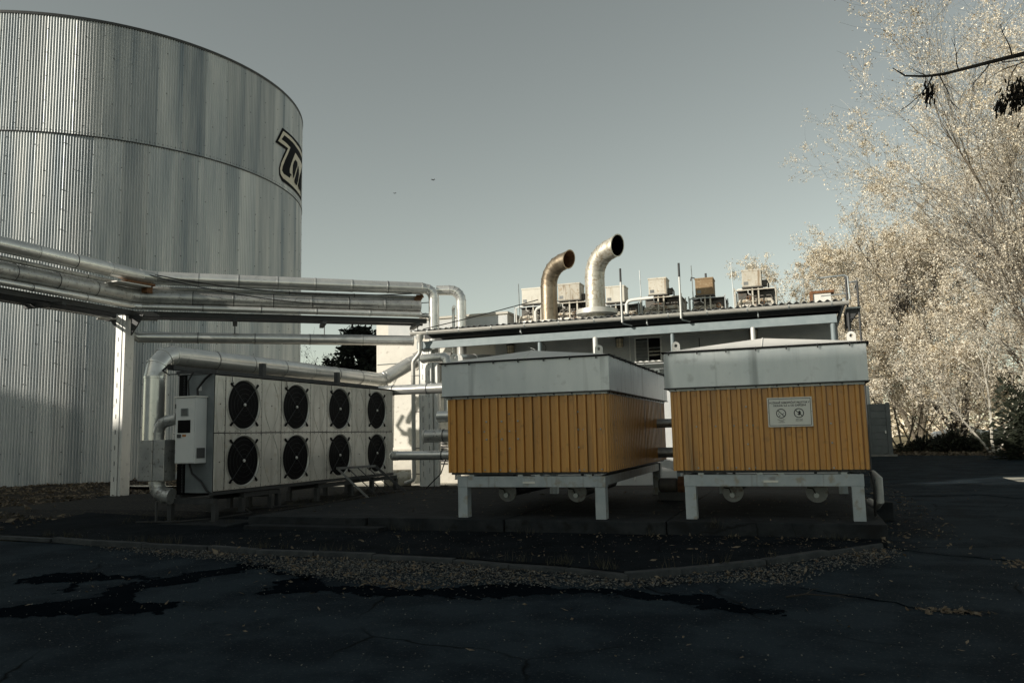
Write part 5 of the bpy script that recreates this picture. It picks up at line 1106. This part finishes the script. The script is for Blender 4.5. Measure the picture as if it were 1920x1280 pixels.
MB().prism(rough_poly([(-12.2, 3.95), (-11.95, 4.1), (-11.6, 4.02), (-11.45, 3.8), (-11.75, 3.68), (-12.1, 3.8)], 0.02, 5, 0.1), lambda p: (p[0], WY-0.010, p[1]), lambda p: (p[0], WY-0.026, p[1])).build('loose_plaster', 'plinth', wbd)
MB().prism(rough_poly([(-11.92, 4.25), (-11.7, 4.35), (-11.55, 4.1), (-11.75, 4.02)], 0.02, 6, 0.1), lambda p: (p[0], WY-0.010, p[1]), lambda p: (p[0], WY-0.022, p[1])).build('shade_patch', 'wall_shade', wbd)  # smaller piece in the same painted shadow grey
MB().tube([(-12.9, WY-0.03, 1.2), (-12.9, WY-0.03, 3.5), (-12.75, WY-0.03, 3.75)], 0.02, 6).build('conduit', 'post_paint', wbd, smooth=60)
MB().tube([(-12.65, WY-0.03, 3.3), (-12.45, WY-0.03, 3.6), (-12.1, WY-0.03, 3.9)], 0.012, 6).build('conduit', 'post_paint', wbd, smooth=60)
MB().tube([(-12.7, WY-0.03, 1.2), (-12.66, WY-0.03, 3.28)], 0.014, 6).build('conduit', 'post_paint', wbd, smooth=60)
MB().tube([(-13.25, WY-0.02, 3.92), (-12.2, WY-0.02, 3.94)], 0.012, 5).build('wire', 'galv', wbd)
gs = MB()
for k in range(8): gs.box(-10.95, -10.72, WY-0.05, WY-0.031, 0.62+k*0.09, 0.67+k*0.09)
gs.build('vent_grille', 'grille', wbd)
# clad pipes between column and the unsigned orange housing
pipe('feed_pipe', 'lowest horizontal clad pipe running past the column into the orange housing', 'pipe', [(-8.78, 16.9, 1.08), (-8.72, 16.0, 1.10), (-5.26, 16.0, 1.10)], 0.102, 1.3, bend=0.16, group='feed pipes of the orange housing', gore=24)
fp_ = pipe('feed_pipe', 'middle thick clad pipe stub with white rim left of the orange housing', 'pipe', [(-7.86, 16.0, 1.52), (-5.26, 16.0, 1.52)], 0.135, 0.45, group='feed pipes of the orange housing', m='clad_dull')
MB().lathe((-7.90, 16.0, 1.52), (1, 0, 0), [(0, 0.12), (0.0, 0.15), (0.035, 0.15), (0.035, 0.12)], 24, (False, False)).build('end_ring', 'white_paint', fp_, smooth=40)
pipe('feed_pipe', 'upper clad pipe stub left of the orange housing', 'pipe', [(-7.58, 16.05, 1.94), (-5.26, 16.05, 1.94)], 0.125, 0.6, group='feed pipes of the orange housing')
pipe('feed_pipe', 'upright clad pipe rising behind the left edge of the orange housing hood', 'pipe', [(-7.45, 16.3, 2.0), (-7.45, 16.3, 3.28), (-8.35, 16.9, 3.33)], 0.105, 0.9, bend=0.18, group='feed pipes of the orange housing', gore=40)
for k, (a, b, r_, lab) in enumerate((((-8.6, 19.5, 3.55), (-8.0, 22.5, 3.75), 0.13, 'clad pipe under the canopy running back towards the wall'), ((-9.55, 20.9, 3.62), (-8.0, 21.2, 3.42), 0.11, 'short bright pipe under the canopy beside the column head'),
                                ((-9.2, 20.7, 2.9), (-9.2, 20.7, 0.3), 0.09, 'upright pipe just behind the canopy column'), ((-8.8, 21.2, 2.35), (-6.0, 21.2, 2.35), 0.12, 'horizontal pipe low under the canopy behind the orange housing'),
                                ((-9.0, 21.0, 3.2), (-8.4, 21.0, 1.0), 0.10, 'slanting pipe under the canopy behind the column'))):
    pipe('canopy_pipe', lab, 'pipe', [a, b], r_, 0.8, group='pipes under the canopy', m='clad' if k % 2 == 0 else 'clad_dull')
tk = empty('valve_tank', (-7.9, 20.9, 2.9), 'squat clad vessel with a white tap under the canopy', 'vessel')
MB().lathe((-8.6, 20.95, 2.62), (0, 0, 1), [(0, 0.22), (0.06, 0.26), (0.62, 0.26), (0.70, 0.18)], 22).build('shell', 'clad_dull', tk, smooth=40)
MB().tube([(-7.75, 20.6, 3.42), (-7.6, 20.6, 3.5), (-7.2, 20.6, 3.5)], 0.04, 8).tube([(-7.7, 20.6, 3.45), (-7.7, 20.6, 3.25)], 0.03, 8).build('tap', 'white_paint', tk, smooth=50)
MB().box(-8.5, -8.3, 20.8, 21.0, 0.15, 2.62).build('stand', 'dark_steel', tk)
for i, (z, r_, lab) in enumerate(((1.66, 0.09, 'upper dark pipe bridging the gap between the orange housings'), (1.10, 0.10, 'lower dark pipe bridging the gap between the orange housings'))):
    pipe('link_pipe', lab, 'pipe', [(-2.69, 15.6, z), (-1.84, 15.6, z)], r_, 0.45, group='pipes between the housings', m='clad_dull')
pipe('link_pipe', 'upright dark pipe with a valve in the gap between the orange housings', 'pipe', [(-2.2, 15.8, 0.3), (-2.2, 15.8, 1.9)], 0.07, 0.6, m='clad_dull')
vb = empty('pump', (-2.25, 15.0, 0.26), 'small dark pump low in the gap between the orange housings', 'pump')
MB().lathe((-2.6, 15.0, 0.52), (1, 0, 0), [(0, 0.10), (0.03, 0.13), (0.32, 0.13), (0.35, 0.10)], 16).build('motor', 'unit_dark', vb, smooth=40); MB().lathe((-2.24, 15.0, 0.52), (1, 0, 0), [(0, 0.16), (0.12, 0.16), (0.16, 0.08)], 16).build('volute', 'rust', vb, smooth=40)
MB().box(-2.6, -2.1, 14.85, 15.15, 0.255, 0.40).build('base', 'dark_steel', vb)
# short duct lying by the column
dd = empty('duct_offcut', (-10.9, 20.6, 0.1), 'short pale duct offcut lying on the ground beside the downpipe', 'duct')
MB().lathe((-11.25, 20.2, 0.36), (0.85, 0.5, 0), [(0, 0.235), (0.02, 0.24), (0.75, 0.24)], 24, (True, True)).build('shell', 'stack_pale', dd, smooth=40)
MB().lathe((-11.255, 20.197, 0.36), (-0.85, -0.5, 0), [(0, 0.235), (0.01, 0.22)], 24).build('end_cap', 'white_paint', dd)
tag(MB().tube([(-8.3, 18.0, 1.0), (-8.5, 18.1, 0.6), (-8.9, 18.2, 0.28), (-9.0, 18.3, 0.22)], 0.014, 6).build('loose_cable', 'cable', smooth=60), 'loose black cable hanging below the lowest feed pipe', 'cable')
tag(MB().box(-5.62, -5.54, 16.2, 16.28, 0.2, 0.95).build('support_stub', 'dark_steel'), 'short dark steel stub under the left rear of the orange housing', 'post')
bk = MB().box(0.95, 1.25, 14.2, 14.5, 0.0, 0.30).build('concrete_block', 'concrete', bevel=0.02); tag(bk, 'small concrete block beside the right rear of the signed housing', 'block')
cv = empty('conduit_bundle', (0.86, 13.2, 0.2), 'conduit elbow and cables at the right lower edge of the signed housing', 'conduit')
MB().tube([(0.84, 12.2, 0.86), (0.90, 12.0, 0.80), (0.90, 12.0, 0.5), (0.86, 12.3, 0.40), (0.86, 13.4, 0.38)], 0.05, 10).build('elbow', 'pvc', cv, smooth=50); MB().tube([(0.80, 11.95, 0.90), (0.83, 11.9, 0.70), (0.83, 12.1, 0.3)], 0.02, 6).build('cable', 'cable', cv, smooth=50)
# white container and grey door shed far right
ct = empty('white_container', (2.0, 49, 0), 'tall white container end beyond the plant building', 'container')
MB().box(0.95, 3.36, 46.8, 53, 0.12, 3.70).build('body', 'white_paint', ct, bevel=0.02)
for z in (2.2, 2.9): MB().box(2.98, 3.16, 46.78, 46.799, z, z+0.5).build('panel', 'grille', ct)
MB().box(2.95, 2.97, 46.77, 46.799, 0.3, 3.6).build('lock_bar', 'galv', ct); MB().box(3.30, 3.36, 46.76, 46.799, 0.12, 3.70).build('corner_post', 'galv', ct)
gd_ = empty('grey_shed', (3.8, 46.2, 0), 'dark grey boarded shed door beside the white container', 'shed')
MB().box(3.20, 4.22, 46.16, 48, 0.05, 2.70).build('body', 'shed_grey', gd_)
for k in range(7): MB().box(3.30, 4.02, 46.13, 46.158, 0.12+k*0.365, 0.12+k*0.365+0.35).build('board', 'shed_grey', gd_, bevel=0.006)
MB().box(4.03, 4.24, 46.10, 46.159, 0.05, 2.74).build('jamb', 'shed_grey', gd_); MB().box(3.92, 3.98, 46.06, 46.129, 1.15, 1.30).build('handle', 'plate', gd_)
tag(MB().box(3.0, 4.3, 44.6, 45.0, 0.004, 0.09).build('paving_strip', 'stone_slab', bevel=0.01), 'pale stone strip on the ground before the grey shed', 'slab')
# parked cars far behind the trunks
def car(x, y, rz, m, label):
    t = empty('parked_car', (x, y, 0), label, 'car', 'cars parked beyond the trees')
    prof = [(-2.1, 0.35), (-2.15, 0.75), (-1.9, 0.95), (-1.2, 1.02), (-0.55, 1.42), (0.9, 1.45), (1.55, 1.05), (2.0, 0.98), (2.12, 0.70), (2.08, 0.35)]
    W = 0.85; mb = MB(); n = len(prof)
    def w_(z): return W if z < 1.03 else W-0.16*(z-1.03)/0.4
    mb.add([(x+a, y-w_(b), b) for a, b in prof]+[(x+a, y+w_(b), b) for a, b in prof], [tuple(range(n)), tuple(range(2*n-1, n-1, -1))]+[(i, n+i, n+(i+1) % n, (i+1) % n) for i in range(n)])
    b = mb.build('body', m, t, bevel=0.04)
    for s_ in (-1, 1):
        MB().add([(x-1.05, y+s_*(W+0.004), 1.04), (x-0.52, y+s_*(W-0.13), 1.37), (x+0.1, y+s_*(W-0.13), 1.39), (x+0.1, y+s_*(W+0.004), 1.04)], [(0, 1, 2, 3)]).build('window', 'car_glass', t)
        MB().add([(x+0.17, y+s_*(W+0.004), 1.04), (x+0.17, y+s_*(W-0.13), 1.39), (x+0.85, y+s_*(W-0.13), 1.40), (x+1.40, y+s_*(W+0.004), 1.06)], [(0, 1, 2, 3)]).build('window', 'car_glass', t)
        for a in (-1.35, 1.3):
            wh = MB().lathe((x+a, y+s_*(W-0.17), 0.32), (0, s_, 0), [(0, 0.32), (0.18, 0.32), (0.20, 0.28)], 18).build('wheel', 'tyre', t, smooth=40)
            MB().lathe((x+a, y+s_*(W+0.034), 0.32), (0, s_, 0), [(0, 0.20), (0.012, 0.18)], 12).build('rim', 'plate', wh)
    MB().box(x-2.14, x-2.06, y-0.75, y-0.45, 0.70, 0.82).build('headlight', 'plate', t); MB().box(x-2.14, x-2.06, y+0.45, y+0.75, 0.70, 0.82).build('headlight', 'plate', t)
    MB().tube([(x-0.95, y-W-0.1, 1.02), (x-0.95, y-W, 1.02)], 0.06, 6).build('mirror', m, t)
    return t
car(13.0, 82.0, 0, 'car_silver', 'silver hatchback parked far behind the dark leaning trunk')
car(17.4, 83.0, 0, 'car_blue', 'bluish car parked to the right of the silver hatchback')
# birds
for i, (p, lab) in enumerate((((-28.6, 60, 23.3), 'tiny dark bird in the sky, the higher and larger one'), ((-32.3, 60, 22.6), 'tiny dark bird in the sky, the lower and smaller one'))):
    x, y, z = p; s_ = 1.0 if i == 0 else 0.75
    MBb = MB().add([(x, y, z), (x+0.05*s_, y+0.1, z+0.03), (x+0.12*s_, y, z+0.10*s_), (x+0.20*s_, y+0.05, z+0.02*s_), (x-0.12*s_, y, z+0.12*s_), (x-0.22*s_, y+0.05, z+0.06*s_)], [(0, 1, 3, 2), (0, 4, 5, 1)])
    MBb.lathe((x-0.02*s_, y-0.12*s_, z-0.01), (0.1, 1, 0.1), [(0, 0.01*s_), (0.06*s_, 0.035*s_), (0.2*s_, 0.03*s_), (0.32*s_, 0.005)], 7)
    tag(MBb.build('bird', 'bird'), lab, 'bird', 'birds in the sky')
# unseen hall behind the viewpoint: steps shaped to shade the yard, walls pale for bounce
hall = empty('shade_hall', (-46, -22, 0), 'unseen pale hall behind the viewpoint, its roofline stepped to shade the yard', 'building')
for x0, x1, h in ((-82, -53.01, 22.6), (-53, -45.21, 18.95), (-45.2, -41.01, 21.6), (-41, -26.61, 20.3), (-26.6, -13, 16.9)):
    MB().prism([(x0, -16), (x1, -16), (x1-16.2, -34), (x0-16.2, -34)], lambda p: (p[0], p[1], 0), lambda p: (p[0], p[1], h)).build('block', 'hall_bounce', hall)
    for z in np.arange(6.0, h-2, 7.0):
        for x in np.arange(x0+1.2, x1-1.5, 5.2): MB().box(x, x+1.8, -15.995, -15.96, z, z+1.7).build('window', 'car_glass', hall)



def rand_perp(d, r):
    v = Vector((r.gauss(0, 1), r.gauss(0, 1), r.gauss(0, 1))); v -= d*v.dot(d); return v.normalized()
class Woody:
    def __init__(s, seed): s.r = random.Random(seed); s.limbs = []; s.twigs = []; s.tips = []
    def grow(s, p, d, L, r0, level, maxlev, kids, spread, up, wob, seg=None):
        r = s.r; n = {0: 7, 1: 6, 2: 4}.get(level, 3); pts = [p.copy()]; rad = [r0]; dd = d.normalized()
        for k in range(n):
            dd = (dd+rand_perp(dd, r)*wob*r.uniform(0.3, 1)+Vector((0, 0, up))).normalized()
            p = p+dd*(L/n); pts.append(p.copy()); rad.append(max(0.004, r0*(1-(k+1)/n*0.82)))
        (s.limbs if level <= 1 else s.twigs).append((pts, rad))
        if level >= maxlev:
            for k in range(1, len(pts)): s.tips.append((pts[k], (pts[k]-pts[k-1]).normalized(), level))
            return
        for c in range(kids[level]):
            t = r.uniform(0.22 if level else 0.30, 1.0) if c else 1.0
            i = min(n-1, int(t*n)); q = pts[i].lerp(pts[i+1], t*n-i) if t < 1 else pts[-1]
            base = (pts[min(i+1, n)]-pts[i]).normalized()
            cd = (base+rand_perp(base, r)*spread[level]*r.uniform(0.5, 1.2)).normalized()
            s.grow(q, cd, L*r.uniform(0.38, 0.62)*(1.15-0.45*t), max(0.005, rad[i]*0.55), level+1, maxlev, kids, spread, up*0.9, wob*1.1)
def woody_tree(name, label, base, stems, kids, spread, seed, leaf_n, leaf_s, group, up=0.06, wob=0.16, bark='bark', twig='twig_pale', leafm='leaf_tan', cat='tree', jitter=0.13, maxlev=3, trunk_mat=None):
    w = Woody(seed); b = Vector(base)
    for (dx, dy, dz, L, r0) in stems: w.grow(b+Vector((dx*0.15, dy*0.15, -0.1)), Vector((dx, dy, dz)), L, r0, 0, maxlev, kids, spread, up, wob)
    t = empty(name, base, label, cat, group)
    tm = MB()
    for pts, rad in w.limbs: tm.tube(pts, rad, 7 if rad[0] > 0.08 else 5, (False, False))
    tm.build('trunk', trunk_mat or bark, t, smooth=60)
    tw = MB(); td = MB()
    for k_, (pts, rad) in enumerate(w.twigs): (td if k_ % 5 < 2 else tw).tube(pts, rad, 3, (False, False))
    tw.build('branches', twig, t, kind='stuff'); td.build('dark_twigs', 'bark_dark', t, kind='stuff')
    P = np.array([q[0] for q in w.tips]); g_ = np.random.default_rng(seed)
    if leaf_n:
        # tips keep their leaves unevenly: clumps from a low-frequency field
        f = np.sin(P[:, 0]*0.9+seed)+np.sin(P[:, 1]*1.1)+np.sin(P[:, 2]*1.0+1.3*seed); pr = np.exp(0.6*f)*g_.lognormal(0, 1.25, len(P)); pr /= pr.sum()
        idx = g_.choice(len(P), leaf_n, p=pr); pts = P[idx]+g_.normal(0, jitter, (leaf_n, 3))
        flakes('crown', leafm, pts, leaf_s*0.68, 0.9, seed, t, None, 0.28)
    return t
G1 = 'leafless to tan-leaved trees along the right side'
K = (13, 10, 9); SP = (0.75, 0.9, 1.0)
woody_tree('broadleaf_tree', 'big pale spreading tree at the right edge, fanning up out of the frame', (12.9, 46.5, 0), [(-0.24, 0.0, 1, 15, 0.13), (-0.12, -0.12, 1, 18, 0.14), (0.08, 0.1, 1, 19, 0.14), (-0.38, 0.05, 1, 12, 0.12), (-0.30, -0.2, 1, 14, 0.11), (0.3, -0.1, 1, 18, 0.13)], K, (0.55, 0.8, 1.0), 3, 60000, 0.075, G1, up=0.07)
woody_tree('broadleaf_tree', 'tree with dark leaning trunks in front of the parked cars', (10.3, 63, 0), [(-0.42, 0, 1, 12, 0.22), (-0.12, 0, 1, 14, 0.42), (0.18, 0, 1, 15, 0.30)], K, SP, 5, 60000, 0.09, G1, up=0.05, trunk_mat='bark_dark')
woody_tree('broadleaf_tree', 'pale tree directly behind the right end of the roof', (4.6, 66, 0), [(-0.3, 0, 1, 10, 0.16), (0.1, 0, 1, 11.5, 0.18), (0.4, 0, 1, 11, 0.16)], K, SP, 8, 60000, 0.09, G1, up=0.05)
woody_tree('broadleaf_tree', 'roundish pale tree farthest left, behind the rightmost roof unit', (2.4, 80, 0), [(-0.3, 0, 1, 13, 0.2), (0.05, 0, 1, 15, 0.22), (0.35, 0, 1, 13.5, 0.2)], K, SP, 13, 56000, 0.11, G1, up=0.05)
woody_tree('broadleaf_tree', 'tall tree second from the left, its crown rising over the ladder', (9.0, 76, 0), [(-0.25, 0, 1, 13.5, 0.2), (0.05, 0, 1, 15.5, 0.22), (0.3, 0, 1, 15, 0.2)], K, SP, 17, 56000, 0.10, G1, up=0.06)
woody_tree('broadleaf_tree', 'tall dense tree filling the upper right behind the spreading one', (16.4, 58, 0), [(-0.3, 0, 1, 17, 0.15), (-0.05, 0, 1, 21, 0.17), (0.25, 0, 1, 20, 0.15), (-0.15, 0.2, 1, 20, 0.14)], K, SP, 21, 80000, 0.085, G1, up=0.06)
woody_tree('broadleaf_tree', 'bushy pale tree low at the right edge behind the dark bush', (14.6, 52, 0), [(-0.35, 0, 1, 8, 0.12), (0.0, 0.1, 1, 9.5, 0.14), (0.3, 0, 1, 9, 0.12), (-0.15, -0.2, 1, 8, 0.1)], K, SP, 25, 36000, 0.08, G1, up=0.04)
G2 = 'shrubs under the trees'
woody_tree('shrub', 'tan bushy shrub directly behind the grey shed', (5.4, 53, 0), [(-0.5, 0, 1, 5.5, 0.06), (0.0, 0.1, 1, 6.5, 0.07), (0.5, 0, 1, 5.5, 0.06), (0.2, -0.3, 1, 5, 0.05)], (9, 6, 5), SP, 31, 18000, 0.085, G2, cat='shrub', up=0.03)
woody_tree('shrub', 'tall arching shrub between shed and dark trunks', (8.2, 57, 0), [(-0.6, 0, 1, 7, 0.07), (-0.1, 0.1, 1, 9, 0.08), (0.5, 0, 1, 7, 0.07)], (10, 7, 5), SP, 33, 20000, 0.09, G2, cat='shrub', up=0.02)
woody_tree('shrub', 'pale twiggy shrub with bright stems at the lane edge', (8.9, 46.5, 0), [(-0.5, -0.1, 1, 5, 0.07), (-0.1, -0.2, 1, 6, 0.08), (0.35, 0, 1, 5.5, 0.07), (0.7, 0, 1, 4, 0.05)], (10, 7, 5), SP, 35, 6000, 0.06, G2, cat='shrub', up=0.02, bark='twig_pale')
woody_tree('shrub', 'broad tan shrub left of the shed, just over the container', (2.2, 58, 0), [(-0.5, 0, 1, 7, 0.07), (0.0, 0.1, 1, 8, 0.08), (0.5, 0, 1, 7, 0.07)], (10, 7, 5), SP, 36, 11000, 0.09, G2, cat='shrub', up=0.02)
woody_tree('shrub', 'dense tan thicket behind the pale twiggy shrub', (12.2, 53, 0), [(-0.7, 0, 1, 6.5, 0.07), (-0.2, 0.1, 1, 8, 0.08), (0.3, 0, 1, 8, 0.08), (0.7, 0, 1, 6, 0.06)], (10, 7, 5), SP, 37, 15000, 0.085, G2, cat='shrub', up=0.01)
woody_tree('shrub', 'low arching shrub between the dark trunks and the thicket', (9.6, 60, 0), [(-0.7, 0, 1, 5, 0.06), (0.1, 0.1, 1, 5.5, 0.06), (0.8, 0, 1, 5, 0.06)], (10, 7, 5), SP, 38, 9000, 0.085, G2, cat='shrub', up=0.0)
woody_tree('shrub', 'tangled tan shrub in the gap just right of the shed', (6.9, 60, 0), [(-0.5, 0, 1, 5.5, 0.06), (0.1, 0.1, 1, 6.5, 0.07), (0.6, 0, 1, 5.5, 0.06)], (10, 7, 6), SP, 39, 12000, 0.09, G2, cat='shrub', up=0.0)
woody_tree('shrub', 'tangled tan shrub farther back behind the dark trunks', (11.4, 70, 0), [(-0.6, 0, 1, 6, 0.06), (0.1, 0.1, 1, 7, 0.07), (0.6, 0, 1, 6, 0.06)], (10, 7, 6), SP, 40, 12000, 0.10, G2, cat='shrub', up=0.0)
# dark evergreen mass at the right edge
def evergreen(label, base, rx, ry, rz, n, seed, size=0.085):
    g_ = np.random.default_rng(seed); t = empty('evergreen_bush', base, label, 'bush', 'dark bushes at the right edge'); b = np.array(base)
    u = g_.normal(size=(n, 3)); u /= np.linalg.norm(u, axis=1)[:, None]; u[:, 2] = np.abs(u[:, 2])
    lump = 1+0.20*np.sin(u[:, 0]*7+seed)*np.sin(u[:, 2]*6)+0.14*np.sin(u[:, 1]*11+u[:, 0]*5)
    rad = (g_.uniform(0.3, 1, n)**0.5)*lump; P = b+u*rad[:, None]*np.array([rx, ry, rz]); flakes('foliage', 'leaf_ever', P, size, 0.9, seed, t, None)
    st = MB(); r = random.Random(seed)
    for k in range(22):
        a = r.uniform(0, 6.28); e = Vector((base[0]+math.cos(a)*rx*0.9*r.random(), base[1]+math.sin(a)*ry*0.9*r.random(), rz*r.uniform(0.6, 1.05))); s0 = Vector((base[0]+r.uniform(-0.5, 0.5)*rx, base[1], 0))
        st.tube([s0, s0.lerp(e, 0.5)+Vector((0, 0, 0.3)), e], [0.03, 0.02, 0.008], 4)
    st.build('stems', 'bark_dark', t); return t
evergreen('large dark ivy-like bush at the right frame edge by the lane', (9.8, 39.5, 0), 2.3, 2.0, 3.6, 9000, 41)
evergreen('dark bush closing the gap between the large dark bush and the thicket', (11.8, 47.5, 0), 2.2, 1.5, 2.2, 4500, 46)
evergreen('low dark undergrowth under the dark trunks', (9.6, 54.5, 0), 3.0, 1.6, 1.0, 4500, 47)
evergreen('dark low bush left of the large one, under the pale twiggy shrub', (7.6, 48.8, 0), 1.4, 1.2, 1.1, 2500, 43)
evergreen('dark overgrown hedge piece between shed and dark trunks', (6.6, 50.2, 0), 1.9, 1.3, 0.8, 2500, 44)
lx = rng.uniform(3.5, 14, 7000); ly = rng.uniform(44, 56, 7000); okk = ly > 46.2-(lx-3.5)*0.55+np.abs(rng.normal(0, 0.4, 7000))
tag(flakes('verge_leaves', 'dry_leaf', np.stack([lx, ly, rng.uniform(0.01, 0.10, 7000)], 1)[okk], 0.09, 0.5, seed=9), 'dead leaves and ground litter under the roadside trees', 'leaves')
fw_n = 26000; fx_ = rng.uniform(-12, 60, fw_n); fh_ = (9+3*np.sin(fx_*0.35)+2*np.sin(fx_*0.9+1)); fz_ = fh_*rng.uniform(0.02, 1, fw_n)**0.8; fy_ = rng.uniform(125, 140, fw_n)
tag(flakes('far_wood', 'leaf_tan', np.stack([fx_, fy_, fz_], 1), 0.34, 0.9, seed=19), 'far pale wood showing through beneath the roadside trees', 'wood')
# conifer between tank and white building
cf_ = empty('pine_tree', (-25.6, 43, 0), 'dark conifer between the tank and the white building', 'tree')
MB().tube([(-25.6, 43, 0), (-25.6, 43, 4.5), (-25.3, 43, 8.3)], [0.22, 0.14, 0.03], 8).build('trunk', 'bark_dark', cf_, smooth=60)
g_ = np.random.default_rng(51); cl = []; bm_ = MB()
for k in range(64):
    z = g_.uniform(1.5, 8.1); rr = (2.5-(z-2)*0.14)*g_.uniform(0.5, 1.1) if z < 6.6 else g_.uniform(0.2, 1.0)*(1.9 if z < 7.2 else 1.0); a = g_.uniform(0, 6.28)
    tip = Vector((-25.5+math.cos(a)*rr, 43+math.sin(a)*rr, z+0.35*rr*0.4)); bm_.tube([(-25.55, 43, z-0.3), tip.lerp(Vector((-25.55, 43, z-0.2)), 0.4), tip], [0.05, 0.03, 0.01], 4)
    for q in range(4):
        c = np.array(tip.lerp(Vector((-25.55, 43, z-0.1)), q*0.22)); cl.append(c+g_.normal(0, 0.20, (70, 3)))
bm_.build('limbs', 'bark_dark', cf_); flakes('crown', 'needle', np.concatenate(cl), 0.13, 1.0, 52, cf_, None)
woody_tree('shrub', 'small leafy shrub sprig left of the conifer', (-27.6, 41, 0), [(0, 0, 1, 5.6, 0.05), (0.15, 0, 1, 5.2, 0.05)], (7, 5, 3), SP, 55, 900, 0.08, G2, cat='shrub', leafm='needle', bark='bark_dark', twig='bark_dark')
# ash branch with hanging keys reaching in from a tree outside the frame on the right
ah = empty('ash_tree', (6.2, 6.6, 0), 'dark ash branches with hanging seed bunches in the top right corner', 'tree')
MB().tube([(6.2, 6.6, -0.1), (6.1, 6.6, 2.5), (5.9, 6.55, 4.6), (5.7, 6.5, 8.0)], [0.22, 0.19, 0.15, 0.08], 10).build('trunk', 'bark_dark', ah, smooth=60)
ab = MB()
main = [(5.9, 6.55, 4.4), (4.2, 6.4, 4.45), (2.6, 6.25, 4.22), (1.9, 6.2, 4.08), (1.45, 6.1, 4.0), (1.05, 6.0, 3.915), (0.93, 5.95, 3.90), (0.80, 5.9, 3.905), (0.72, 5.85, 3.955)]
ab.tube(main, [0.06, 0.045, 0.028, 0.020, 0.014, 0.010, 0.008, 0.006, 0.003], 6)
def spray(p, d, L, r0, seed, n=3):
    r = random.Random(seed); p = Vector(p); d = Vector(d).normalized(); pts = [p]
    for k in range(4): d = (d+rand_perp(d, r)*0.25).normalized(); p = p+d*(L/4); pts.append(p)
    ab.tube(pts, [r0*(1-0.2*k) for k in range(5)], 5)
    if n:
        for k in range(n): spray(pts[r.randint(1, 3)], d+rand_perp(d, r)*0.9, L*0.5, r0*0.5, seed*7+k, 0)
spray((0.98, 5.97, 3.905), (-0.25, 0, -1), 0.30, 0.006, 61, 4); spray((1.02, 5.98, 3.91), (0.05, 0, -1), 0.30, 0.005, 62, 3); spray((1.35, 6.07, 3.97), (-0.35, 0, -0.9), 0.20, 0.005, 63, 2); spray((0.95, 5.96, 3.90), (-0.5, 0, 0.6), 0.16, 0.004, 64, 1)
spray((1.9, 6.2, 4.08), (-0.75, -0.05, -0.45), 0.50, 0.008, 65, 5); spray((1.15, 6.02, 3.93), (-0.3, 0, 0.8), 0.25, 0.005, 66, 2); spray((1.5, 6.12, 4.0), (-0.3, 0, 1), 0.3, 0.006, 67, 2); spray((1.75, 6.15, 4.03), (-0.8, 0, -0.3), 0.42, 0.006, 68, 3)
ab.build('branches', 'bark_dark', ah, smooth=60)
def keys(c, n, sx, sz, seed):
    r = np.random.default_rng(seed); P = np.array(c)+r.normal(0, 1, (n, 3))*np.array([sx, sx*0.6, sz]); m_ = n
    d = np.stack([r.normal(-0.25, 0.25, n), r.normal(0, 0.25, n), -np.ones(n)], 1); d /= np.linalg.norm(d, axis=1)[:, None]; w = np.stack([r.normal(size=n), r.normal(size=n), np.zeros(n)], 1); w -= d*(d*w).sum(1)[:, None]; w /= np.linalg.norm(w, axis=1)[:, None]
    L = 0.022*r.uniform(0.8, 1.3, n)[:, None]; W = 0.0055; V = np.stack([P-d*L, P-d*L*0.2+w*W, P+d*L*0.8+w*W, P+d*L, P+d*L*0.8-w*W, P-d*L*0.2-w*W], 1)
    return np_mesh('seed_bunch', V.reshape(-1, 3), np.arange(6*n).reshape(-1, 6), 'seed', ah, 'stuff')
keys((0.945, 5.95, 3.775), 60, 0.022, 0.045, 71); keys((1.50, 6.16, 3.73), 190, 0.045, 0.055, 72); keys((1.40, 6.13, 3.67), 50, 0.018, 0.03, 73)
keys((1.60, 6.2, 3.79), 120, 0.05, 0.045, 74)
